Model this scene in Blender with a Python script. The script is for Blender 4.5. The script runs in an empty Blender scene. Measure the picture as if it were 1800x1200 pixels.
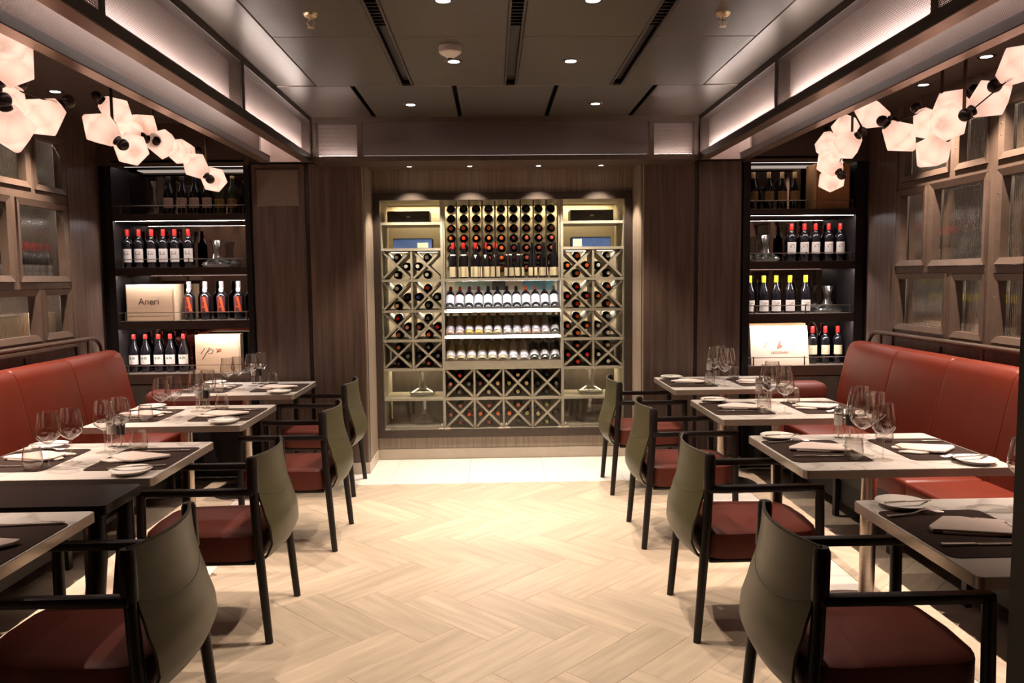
import bpy, bmesh, math, random
from mathutils import Vector, Matrix
random.seed(7)
D = bpy.data
SC = bpy.context.scene
COL = SC.collection
PI = math.pi

# ------------------------------------------------------------------ camera, world, exposure
F_PX, CX, CY, CAM_H = 1380.0, 900.0, 600.0, 1.55
VPX, VPY, ROLL = 865.0, 488.0, math.radians(0.6)
yc = Vector((VPX - CX, -(VPY - CY), F_PX)).normalized()
xc = Vector((math.cos(ROLL), math.sin(ROLL), 0.0))
xc = (xc - yc * xc.dot(yc)).normalized()
zc = xc.cross(yc)
if zc.y < 0:
    zc = -zc
right = Vector((xc[0], yc[0], zc[0])); up = Vector((xc[1], yc[1], zc[1])); fwd = Vector((xc[2], yc[2], zc[2]))
cam_d = D.cameras.new('camera')
cam_d.sensor_width = 36.0
cam_d.lens = 36.0 * F_PX / 1800.0
cam_d.clip_start = 0.02
cam = D.objects.new('camera', cam_d)
COL.objects.link(cam)
m = Matrix.Identity(4)
for i in range(3):
    m[i][0] = right[i]; m[i][1] = up[i]; m[i][2] = -fwd[i]
m[2][3] = CAM_H
cam.matrix_world = m
SC.camera = cam
world = D.worlds.new('world')
SC.world = world
world.use_nodes = True
world.node_tree.nodes['Background'].inputs[0].default_value = (1.0, 0.85, 0.72, 1)
world.node_tree.nodes['Background'].inputs[1].default_value = 0.006
SC.view_settings.view_transform = 'Standard'
SC.view_settings.look = 'None'
SC.view_settings.gamma = 1.0
SC.view_settings.use_curve_mapping = False
SC.view_settings.exposure = 0.0
SC.cycles.use_denoising = True
SC.cycles.use_adaptive_sampling = True
SC.cycles.adaptive_threshold = 0.03
SC.cycles.transparent_max_bounces = 32
SC.cycles.max_bounces = 7
SC.cycles.diffuse_bounces = 3
SC.cycles.glossy_bounces = 3
SC.cycles.transmission_bounces = 7
SC.cycles.caustics_reflective = False
SC.cycles.caustics_refractive = False
SC.cycles.sample_clamp_indirect = 4.0
WARM = (1.0, 0.825, 0.67)
COOL = (1.0, 0.90, 0.84)
AISLE_W, ALCOVE_W, WASH_W = 112.0, 185.0, 74.0     # spot powers, used by the downlight builder

# ------------------------------------------------------------------ materials
def mat(name, col, rough=0.5, metal=0.0, spec=0.5, noise=None, bump=None, coat=0.0, emit=None, rand=0.0, coat_rough=0.1):
    """noise=(scale, amount, (sx,sy,sz)); bump=(scale, strength, (sx,sy,sz)); rand varies value per object"""
    mt = D.materials.new(name); mt.use_nodes = True
    nt = mt.node_tree; N = nt.nodes; L = nt.links
    b = N['Principled BSDF']
    b.inputs['Base Color'].default_value = (*col, 1)
    b.inputs['Roughness'].default_value = rough
    b.inputs['Metallic'].default_value = metal
    b.inputs['Specular IOR Level'].default_value = spec
    b.inputs['Coat Weight'].default_value = coat
    b.inputs['Coat Roughness'].default_value = coat_rough
    if emit:
        b.inputs['Emission Color'].default_value = (*emit[0], 1)
        b.inputs['Emission Strength'].default_value = emit[1]
    tc = N.new('ShaderNodeTexCoord')
    oi = N.new('ShaderNodeObjectInfo') if rand else None
    def mapped(sc):
        mp = N.new('ShaderNodeMapping'); mp.inputs['Scale'].default_value = sc
        L.new(tc.outputs['Object'], mp.inputs['Vector'])
        if oi:
            cm = N.new('ShaderNodeVectorMath'); cm.operation = 'SCALE'
            cm.inputs[0].default_value = (37, 53, 71)
            L.new(oi.outputs['Random'], cm.inputs['Scale'])
            L.new(cm.outputs[0], mp.inputs['Location'])
        return mp.outputs[0]
    if noise:
        s, a, st = noise
        nz = N.new('ShaderNodeTexNoise'); nz.inputs['Scale'].default_value = s; nz.inputs['Detail'].default_value = 5
        nz.inputs['Roughness'].default_value = 0.6
        L.new(mapped(st), nz.inputs['Vector'])
        rp = N.new('ShaderNodeValToRGB')
        rp.color_ramp.elements[0].position = 0.3; rp.color_ramp.elements[1].position = 0.7
        rp.color_ramp.elements[0].color = (*[max(0, c * (1 - a)) for c in col], 1)
        rp.color_ramp.elements[1].color = (*[min(1, c * (1 + a)) for c in col], 1)
        L.new(nz.outputs['Fac'], rp.inputs[0])
        out = rp.outputs[0]
        if oi:
            hs = N.new('ShaderNodeHueSaturation')
            mr = N.new('ShaderNodeMapRange'); mr.inputs['To Min'].default_value = 1 - rand; mr.inputs['To Max'].default_value = 1 + rand
            L.new(oi.outputs['Random'], mr.inputs[0]); L.new(mr.outputs[0], hs.inputs['Value'])
            L.new(out, hs.inputs['Color']); out = hs.outputs[0]
        L.new(out, b.inputs['Base Color'])
    if bump:
        s, st, sc = bump
        nb = N.new('ShaderNodeTexNoise'); nb.inputs['Scale'].default_value = s; nb.inputs['Detail'].default_value = 3
        L.new(mapped(sc), nb.inputs['Vector'])
        bp = N.new('ShaderNodeBump'); bp.inputs['Strength'].default_value = st; bp.inputs['Distance'].default_value = 0.002
        L.new(nb.outputs['Fac'], bp.inputs['Height']); L.new(bp.outputs[0], b.inputs['Normal'])
    return mt

def emission(name, col, s):
    mt = D.materials.new(name); mt.use_nodes = True
    nt = mt.node_tree; nt.nodes.clear()
    e = nt.nodes.new('ShaderNodeEmission'); o = nt.nodes.new('ShaderNodeOutputMaterial')
    e.inputs[0].default_value = (*col, 1); e.inputs[1].default_value = s
    nt.links.new(e.outputs[0], o.inputs[0])
    return mt

def thin_glass(name, tint=(1, 1, 1), ior=1.45, rough=0.0, gain=1.0):
    mt = D.materials.new(name); mt.use_nodes = True
    nt = mt.node_tree; N = nt.nodes; L = nt.links; N.clear()
    o = N.new('ShaderNodeOutputMaterial'); mx = N.new('ShaderNodeMixShader')
    tr = N.new('ShaderNodeBsdfTransparent'); tr.inputs[0].default_value = (*tint, 1)
    gl = N.new('ShaderNodeBsdfGlossy'); gl.inputs['Roughness'].default_value = rough
    fr = N.new('ShaderNodeFresnel'); fr.inputs[0].default_value = ior
    ge = N.new('ShaderNodeNewGeometry'); mi = N.new('ShaderNodeMapRange'); mi.inputs['To Min'].default_value = ior; mi.inputs['To Max'].default_value = 1 / ior
    L.new(ge.outputs['Backfacing'], mi.inputs[0]); L.new(mi.outputs[0], fr.inputs[0])
    ml = N.new('ShaderNodeMath'); ml.operation = 'MULTIPLY'; ml.inputs[1].default_value = gain; ml.use_clamp = True
    L.new(fr.outputs[0], ml.inputs[0]); L.new(ml.outputs[0], mx.inputs[0])
    L.new(tr.outputs[0], mx.inputs[1]); L.new(gl.outputs[0], mx.inputs[2]); L.new(mx.outputs[0], o.inputs[0])
    return mt

def perforated(name, col, ax, pitch=0.0095, hole=0.36):
    """metal sheet with a staggered pattern of round holes; ax = the two object axes of the sheet"""
    mt = D.materials.new(name); mt.use_nodes = True
    nt = mt.node_tree; N = nt.nodes; L = nt.links
    b = N['Principled BSDF']; o = N['Material Output']
    b.inputs['Base Color'].default_value = (*col, 1); b.inputs['Metallic'].default_value = 0.6; b.inputs['Roughness'].default_value = 0.4
    tc = N.new('ShaderNodeTexCoord'); sp = N.new('ShaderNodeSeparateXYZ'); L.new(tc.outputs['Object'], sp.inputs[0])
    def M(op, a, bb):
        n = N.new('ShaderNodeMath'); n.operation = op
        for k, v in enumerate((a, bb)):
            if v is None: continue
            if isinstance(v, (int, float)): n.inputs[k].default_value = v
            else: L.new(v, n.inputs[k])
        return n.outputs[0]
    u = M('DIVIDE', sp.outputs[ax[0]], pitch); v = M('DIVIDE', sp.outputs[ax[1]], pitch * 1.732)
    def dist(off):
        fu = M('SUBTRACT', M('FRACT', M('ADD', u, off), None), 0.5)
        fv = M('MULTIPLY', M('SUBTRACT', M('FRACT', M('ADD', v, off), None), 0.5), 1.732)
        return M('SQRT', M('ADD', M('MULTIPLY', fu, fu), M('MULTIPLY', fv, fv)), None)
    d = M('MINIMUM', dist(0.0), dist(0.5))
    f = M('LESS_THAN', d, hole)
    mx = N.new('ShaderNodeMixShader'); tr = N.new('ShaderNodeBsdfTransparent')
    L.new(f, mx.inputs[0]); L.new(b.outputs[0], mx.inputs[1]); L.new(tr.outputs[0], mx.inputs[2]); L.new(mx.outputs[0], o.inputs[0])
    return mt

def marble(name):
    mt = D.materials.new(name); mt.use_nodes = True
    nt = mt.node_tree; N = nt.nodes; L = nt.links; b = N['Principled BSDF']
    b.inputs['Roughness'].default_value = 0.14
    tc = N.new('ShaderNodeTexCoord'); oi = N.new('ShaderNodeObjectInfo')
    mp = N.new('ShaderNodeMapping'); L.new(tc.outputs['Object'], mp.inputs[0])
    cm = N.new('ShaderNodeVectorMath'); cm.operation = 'SCALE'; cm.inputs[0].default_value = (13, 29, 7)
    L.new(oi.outputs['Random'], cm.inputs['Scale']); L.new(cm.outputs[0], mp.inputs['Location'])
    w = N.new('ShaderNodeTexNoise'); w.inputs['Scale'].default_value = 2.2; w.inputs['Detail'].default_value = 8; w.inputs['Distortion'].default_value = 1.6
    L.new(mp.outputs[0], w.inputs['Vector'])
    rp = N.new('ShaderNodeValToRGB'); e = rp.color_ramp.elements
    e[0].position = 0.455; e[0].color = (0.72, 0.66, 0.60, 1)
    e[1].position = 0.50; e[1].color = (0.40, 0.345, 0.32, 1)
    x = rp.color_ramp.elements.new(0.53); x.color = (0.74, 0.68, 0.62, 1)
    L.new(w.outputs['Fac'], rp.inputs[0])
    w2 = N.new('ShaderNodeTexNoise'); w2.inputs['Scale'].default_value = 1.1; w2.inputs['Detail'].default_value = 4; L.new(mp.outputs[0], w2.inputs['Vector'])
    mx = N.new('ShaderNodeMix'); mx.data_type = 'RGBA'; L.new(w2.outputs['Fac'], mx.inputs[0])
    mx.inputs[6].default_value = (0.72, 0.665, 0.61, 1); L.new(rp.outputs[0], mx.inputs[7]); L.new(mx.outputs[2], b.inputs['Base Color'])
    return mt

def solid_glass(name, rough=0.0, ior=1.45, tint=(1, 1, 1)):
    mt = D.materials.new(name); mt.use_nodes = True
    nt = mt.node_tree; nt.nodes.clear()
    g = nt.nodes.new('ShaderNodeBsdfGlass'); o = nt.nodes.new('ShaderNodeOutputMaterial')
    g.inputs['Roughness'].default_value = rough; g.inputs['IOR'].default_value = ior; g.inputs[0].default_value = (*tint, 1)
    nt.links.new(g.outputs[0], o.inputs[0])
    return mt

def globe_glass(name):
    """milk glass lit by the bulb inside it: own glow plus light passing through the wall"""
    mt = D.materials.new(name); mt.use_nodes = True
    nt = mt.node_tree; N = nt.nodes; L = nt.links; N.clear()
    o = N.new('ShaderNodeOutputMaterial'); a = N.new('ShaderNodeAddShader'); a2 = N.new('ShaderNodeMixShader')
    e = N.new('ShaderNodeEmission'); e.inputs[0].default_value = (1.0, 0.60, 0.46, 1); e.inputs[1].default_value = 0.22
    t = N.new('ShaderNodeBsdfTranslucent'); t.inputs[0].default_value = (0.95, 0.80, 0.73, 1)
    g = N.new('ShaderNodeBsdfGlossy'); g.inputs['Roughness'].default_value = 0.25
    a2.inputs[0].default_value = 0.05
    L.new(t.outputs[0], a2.inputs[1]); L.new(g.outputs[0], a2.inputs[2])
    L.new(e.outputs[0], a.inputs[0]); L.new(a2.outputs[0], a.inputs[1]); L.new(a.outputs[0], o.inputs[0])
    return mt

VG = (9, 9, 0.5)     # vertical wood grain
M = {}
M['wood_wall'] = mat('wood_wall', (0.112, 0.072, 0.056), 0.42, noise=(3.2, 0.42, VG), bump=(9, 0.15, (12, 12, 0.6)), rand=0.06)
M['wood_pale'] = mat('wood_pale', (0.26, 0.195, 0.145), 0.5, noise=(3.6, 0.3, (14, 14, 0.5)), rand=0.03)
M['wood_frame'] = mat('wood_frame', (0.125, 0.086, 0.064), 0.40, noise=(4, 0.12, (3, 3, 3)))
M['bronze'] = mat('bronze', (0.135, 0.095, 0.072), 0.34, metal=0.55, noise=(30, 0.1, (1, 1, 1)))
M['dark_metal'] = mat('dark_metal', (0.045, 0.032, 0.028), 0.38, metal=0.5, noise=(20, 0.15, (1, 1, 1)))
M['frame_dark'] = mat('frame_dark', (0.075, 0.056, 0.046), 0.36, metal=0.5, noise=(20, 0.12, (1, 1, 1)))
M['flange'] = mat('flange', (0.36, 0.26, 0.20), 0.32, metal=0.85, noise=(20, 0.08, (4, 0.3, 4)))
M['black'] = mat('black', (0.010, 0.008, 0.008), 0.5, spec=0.25, noise=(10, 0.2, (1, 1, 1)))
M['void'] = mat('void', (0.004, 0.0035, 0.0035), 0.9, noise=(10, 0.2, (1, 1, 1)))
M['ceiling'] = mat('ceiling', (0.098, 0.080, 0.060), 0.36, metal=0.45, noise=(2.2, 0.12, (1, 26, 1)), rand=0.05)
M['ceiling_edge'] = mat('ceiling_edge', (0.125, 0.098, 0.078), 0.28, metal=0.7, noise=(3, 0.14, (40, 0.4, 1)))
M['ceil_dark'] = mat('ceil_dark', (0.085, 0.062, 0.052), 0.5, noise=(3, 0.15, (1, 8, 1)))
M['plank'] = mat('plank', (0.59, 0.47, 0.35), 0.38, noise=(2.4, 0.17, (0.9, 9, 1)), bump=(6, 0.06, (2, 30, 1)), rand=0.07)
M['joint'] = mat('joint', (0.42, 0.335, 0.25), 0.7, noise=(8, 0.1, (1, 1, 1)))
M['tile'] = mat('tile', (0.86, 0.81, 0.73), 0.22, noise=(2.5, 0.05, (1, 1, 1)), rand=0.02)
M['skirting'] = mat('skirting', (0.58, 0.49, 0.40), 0.35, noise=(5, 0.08, (1, 1, 1)))
M['marble'] = marble('marble')
M['steel'] = mat('steel', (0.62, 0.53, 0.46), 0.28, metal=1.0, noise=(12, 0.06, (1, 1, 10)))
M['table_edge'] = mat('table_edge', (0.50, 0.42, 0.36), 0.30, metal=0.75, noise=(12, 0.05, (1, 1, 1)))
M['chrome'] = mat('chrome', (0.82, 0.77, 0.71), 0.27, metal=1.0, noise=(8, 0.03, (1, 1, 1)))
M['rail'] = mat('rail', (0.30, 0.24, 0.20), 0.3, metal=1.0, noise=(8, 0.05, (1, 1, 1)))
M['leather_red'] = mat('leather_red', (0.130, 0.018, 0.0065), 0.40, spec=0.3, noise=(2.4, 0.14, (1, 1, 1)), bump=(240, 0.10, (1, 1, 1)), coat=0.0)
M['seat_red'] = mat('seat_red', (0.125, 0.027, 0.018), 0.5, spec=0.3, noise=(5, 0.12, (1, 1, 1)), bump=(260, 0.12, (1, 1, 1)))
M['leather_olive'] = mat('leather_olive', (0.058, 0.049, 0.019), 0.42, noise=(5, 0.10, (1, 1, 1)), bump=(280, 0.10, (1, 1, 1)))
M['stitch'] = mat('stitch', (0.05, 0.04, 0.024), 0.7, noise=(60, 0.2, (1, 1, 1)))
M['chair_wood'] = mat('chair_wood', (0.012, 0.008, 0.0075), 0.40, spec=0.35, noise=(6, 0.25, (1, 1, 1)))
M['service_wood'] = mat('service_wood', (0.010, 0.007, 0.007), 0.30, spec=0.15, noise=(4, 0.25, (1, 12, 1)))
M['mat'] = mat('placemat', (0.036, 0.021, 0.016), 0.7, spec=0.1, noise=(80, 0.15, (1, 1, 1)), bump=(300, 0.15, (1, 1, 1)))
M['napkin'] = mat('napkin', (0.66, 0.54, 0.48), 0.85, noise=(90, 0.06, (1, 1, 1)), bump=(400, 0.25, (1, 1, 1)))
M['china'] = mat('china', (0.84, 0.78, 0.71), 0.12, noise=(4, 0.03, (1, 1, 1)))
M['glass'] = thin_glass('glass', (0.985, 0.975, 0.965), 1.5, 0.0, 2.5)
M['crystal'] = thin_glass('crystal', (0.98, 0.98, 0.97), 1.5, 0.18, 4.0)
M['glass_foot'] = thin_glass('glass_foot', (0.97, 0.96, 0.95), 1.5, 0.05, 0.5)
M['pane'] = thin_glass('pane', (0.98, 0.985, 0.975), 1.45, 0.0, 0.8)
M['reeded'] = solid_glass('reeded', 0.13, 1.45, (0.97, 0.95, 0.90))
M['globe'] = globe_glass('globe')
M['globe_metal'] = mat('globe_metal', (0.030, 0.020, 0.017), 0.32, metal=0.6, noise=(20, 0.1, (1, 1, 1)))
M['brass_dark'] = mat('brass_dark', (0.13, 0.085, 0.06), 0.35, metal=0.9, noise=(20, 0.1, (1, 1, 1)))
M['brass'] = mat('brass', (0.75, 0.58, 0.36), 0.35, metal=1.0, noise=(20, 0.1, (1, 1, 1)))
M['plastic'] = mat('plastic', (0.62, 0.52, 0.45), 0.45, noise=(20, 0.04, (1, 1, 1)))
M['mirror'] = mat('mirror', (0.20, 0.18, 0.165), 0.03, metal=1.0, noise=(1, 0.05, (1, 1, 1)))
M['led'] = emission('led', (1.0, 0.90, 0.84), 5.0)
M['fill_light_cab'] = emission('fill_light_cab', (1.0, 0.90, 0.84), 130.0)  # added fill for the interiors behind the reeded windows
M['fill_light_rack'] = emission('fill_light_rack', (1.0, 0.88, 0.70), 45.0)  # added fill behind the side bay racks
M['led_top'] = emission('led_top', (1.0, 0.90, 0.84), 2.2)
M['led_front'] = emission('led_front', (1.0, 0.86, 0.80), 22.0)
M['led_beam'] = emission('led_beam', (1.0, 0.86, 0.80), 170.0)
M['led_trough'] = emission('led_trough', (1.0, 0.86, 0.80), 20.0)
M['led_faint'] = emission('led_faint', (1.0, 0.86, 0.80), 4.0)
M['led_niche'] = emission('led_niche', (1.0, 0.90, 0.86), 190.0)
M['led_cellar'] = emission('led_cellar', (0.97, 0.92, 1.0), 75.0)
M['led_yellow'] = emission('led_yellow', (1.0, 0.82, 0.50), 55.0)
M['lens'] = emission('lens', (1.0, 0.93, 0.85), 14.0)
M['mesh_side'] = perforated('mesh_side', (0.20, 0.145, 0.12), (1, 2))
M['mesh_front'] = perforated('mesh_front', (0.20, 0.145, 0.12), (0, 2), pitch=0.011)
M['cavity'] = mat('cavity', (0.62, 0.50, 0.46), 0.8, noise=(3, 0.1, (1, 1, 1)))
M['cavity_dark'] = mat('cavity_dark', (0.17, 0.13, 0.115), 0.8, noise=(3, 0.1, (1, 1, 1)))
M['rack'] = mat('rack', (0.50, 0.445, 0.36), 0.42, noise=(4, 0.12, (6, 6, 6)), rand=0.03)
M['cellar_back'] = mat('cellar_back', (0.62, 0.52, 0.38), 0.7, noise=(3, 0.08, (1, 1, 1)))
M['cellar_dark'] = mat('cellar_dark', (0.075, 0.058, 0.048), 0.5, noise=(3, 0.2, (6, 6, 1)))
M['cabinet_back'] = mat('cabinet_back', (0.085, 0.064, 0.048), 0.6, noise=(3, 0.2, (6, 6, 1)))
M['cellar_green'] = mat('cellar_green', (0.42, 0.55, 0.46), 0.6, noise=(7, 0.35, (1, 1, 1)))
M['cellar_blue'] = mat('cellar_blue', (0.20, 0.44, 0.54), 0.6, noise=(7, 0.4, (1, 1, 1)))
M['wine_dark'] = mat('wine_dark', (0.010, 0.009, 0.012), 0.07, spec=0.6, noise=(4, 0.3, (1, 1, 1)), coat=0.3)
M['wine_green'] = mat('wine_green', (0.045, 0.050, 0.025), 0.08, spec=0.6, noise=(4, 0.3, (1, 1, 1)))
M['wine_straw'] = mat('wine_straw', (0.40, 0.33, 0.16), 0.08, spec=0.6, noise=(4, 0.2, (1, 1, 1)))
M['wine_gold'] = mat('wine_gold', (0.50, 0.34, 0.06), 0.08, spec=0.6, noise=(4, 0.2, (1, 1, 1)))
M['wine_rose'] = mat('wine_rose', (0.55, 0.36, 0.28), 0.08, spec=0.6, noise=(4, 0.2, (1, 1, 1)))
M['wine_clear'] = mat('wine_clear', (0.46, 0.42, 0.36), 0.08, spec=0.6, noise=(4, 0.2, (1, 1, 1)))
for n, c in dict(red=(0.62, 0.030, 0.026), orange=(0.80, 0.16, 0.03), rust=(0.36, 0.075, 0.045), yellow=(0.72, 0.60, 0.03), white=(0.78, 0.74, 0.66),
                 black=(0.015, 0.013, 0.015), wine=(0.16, 0.02, 0.03), silver=(0.45, 0.42, 0.42), tan=(0.55, 0.38, 0.20), blue=(0.05, 0.06, 0.30), grey=(0.16, 0.15, 0.15),
                 olive=(0.30, 0.30, 0.06), gold=(0.50, 0.33, 0.12), pink=(0.70, 0.22, 0.20)).items():
    M['cap_' + n] = mat('cap_' + n, c, 0.35, noise=(40, 0.08, (1, 1, 1)))
def label_mat(name, col, ink, lo=0.56):
    mt = mat(name, col, 0.6)
    nt = mt.node_tree; N = nt.nodes; L = nt.links; b = N['Principled BSDF']
    tc = N.new('ShaderNodeTexCoord'); mp = N.new('ShaderNodeMapping'); mp.inputs['Scale'].default_value = (70, 70, 110)
    L.new(tc.outputs['Object'], mp.inputs[0])
    nz = N.new('ShaderNodeTexNoise'); nz.inputs['Scale'].default_value = 1; nz.inputs['Detail'].default_value = 2; L.new(mp.outputs[0], nz.inputs['Vector'])
    gt = N.new('ShaderNodeValToRGB'); gt.color_ramp.elements[0].position = lo; gt.color_ramp.elements[1].position = lo + 0.06
    L.new(nz.outputs['Fac'], gt.inputs[0])
    gd = N.new('ShaderNodeTexCoord'); sp = N.new('ShaderNodeSeparateXYZ'); L.new(gd.outputs['Generated'], sp.inputs[0])
    def win(sock, c, h):
        a = N.new('ShaderNodeMath'); a.operation = 'COMPARE'; L.new(sock, a.inputs[0]); a.inputs[1].default_value = c; a.inputs[2].default_value = h
        return a.outputs[0]
    w1 = win(sp.outputs[0], 0.5, 0.28); w2 = win(sp.outputs[2], 0.68, 0.14)
    mu = N.new('ShaderNodeMath'); mu.operation = 'MULTIPLY'; L.new(w1, mu.inputs[0]); L.new(w2, mu.inputs[1])
    m3 = N.new('ShaderNodeMath'); m3.operation = 'MULTIPLY'; L.new(mu.outputs[0], m3.inputs[0]); L.new(gt.outputs[0], m3.inputs[1])
    mx = N.new('ShaderNodeMix'); mx.data_type = 'RGBA'; L.new(m3.outputs[0], mx.inputs[0])
    mx.inputs[6].default_value = (*col, 1); mx.inputs[7].default_value = (*ink, 1); L.new(mx.outputs[2], b.inputs['Base Color'])
    return mt
M['label_white'] = label_mat('label_white', (0.74, 0.66, 0.60), (0.30, 0.24, 0.22), 0.48)
M['label_green'] = label_mat('label_green', (0.74, 0.66, 0.60), (0.10, 0.16, 0.13), 0.45)
M['label_cream'] = label_mat('label_cream', (0.80, 0.68, 0.47), (0.35, 0.26, 0.16), 0.6)
M['label_pink'] = label_mat('label_pink', (0.58, 0.43, 0.36), (0.42, 0.26, 0.22), 0.55)
M['label_gold'] = label_mat('label_gold', (0.36, 0.22, 0.075), (0.16, 0.09, 0.03), 0.55)
M['label_bright'] = label_mat('label_bright', (0.86, 0.83, 0.84), (0.42, 0.36, 0.44), 0.6)
M['label_dark'] = mat('label_dark', (0.10, 0.02, 0.025), 0.6, noise=(40, 0.2, (1, 1, 1)))
M['print_orange'] = mat('print_orange', (0.78, 0.12, 0.03), 0.55, noise=(60, 0.08, (1, 1, 1)))
M['print_red'] = mat('print_red', (0.45, 0.05, 0.03), 0.55, noise=(60, 0.08, (1, 1, 1)))
M['print_dark'] = mat('print_dark', (0.09, 0.055, 0.04), 0.7, noise=(60, 0.2, (1, 1, 1)))
M['print_pale'] = mat('print_pale', (0.58, 0.40, 0.32), 0.7, noise=(60, 0.1, (1, 1, 1)))
M['print_mid'] = mat('print_mid', (0.36, 0.18, 0.12), 0.7, noise=(60, 0.1, (1, 1, 1)))
M['box_wood'] = mat('box_wood', (0.70, 0.50, 0.33), 0.6, noise=(3, 0.10, (1.2, 6, 14)))
M['box_white'] = mat('box_white', (0.80, 0.66, 0.52), 0.6, noise=(3, 0.07, (0.6, 6, 22)))
M['box_tan'] = mat('box_tan', (0.46, 0.23, 0.10), 0.55, noise=(3, 0.18, (14, 6, 0.7)))
M['gift_black'] = mat('gift_black', (0.022, 0.017, 0.012), 0.4, noise=(20, 0.2, (1, 1, 1)))
M['gift_blue'] = mat('gift_blue', (0.045, 0.085, 0.22), 0.4, noise=(8, 0.35, (1, 1, 1)))
M['pepper'] = mat('pepper', (0.020, 0.014, 0.012), 0.7, noise=(200, 0.6, (1, 1, 1)))
M['salt'] = mat('salt', (0.74, 0.66, 0.60), 0.7, noise=(200, 0.1, (1, 1, 1)))
M['grille'] = mat('grille', (0.20, 0.145, 0.115), 0.6, noise=(150, 0.25, (1, 1, 1)))

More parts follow.
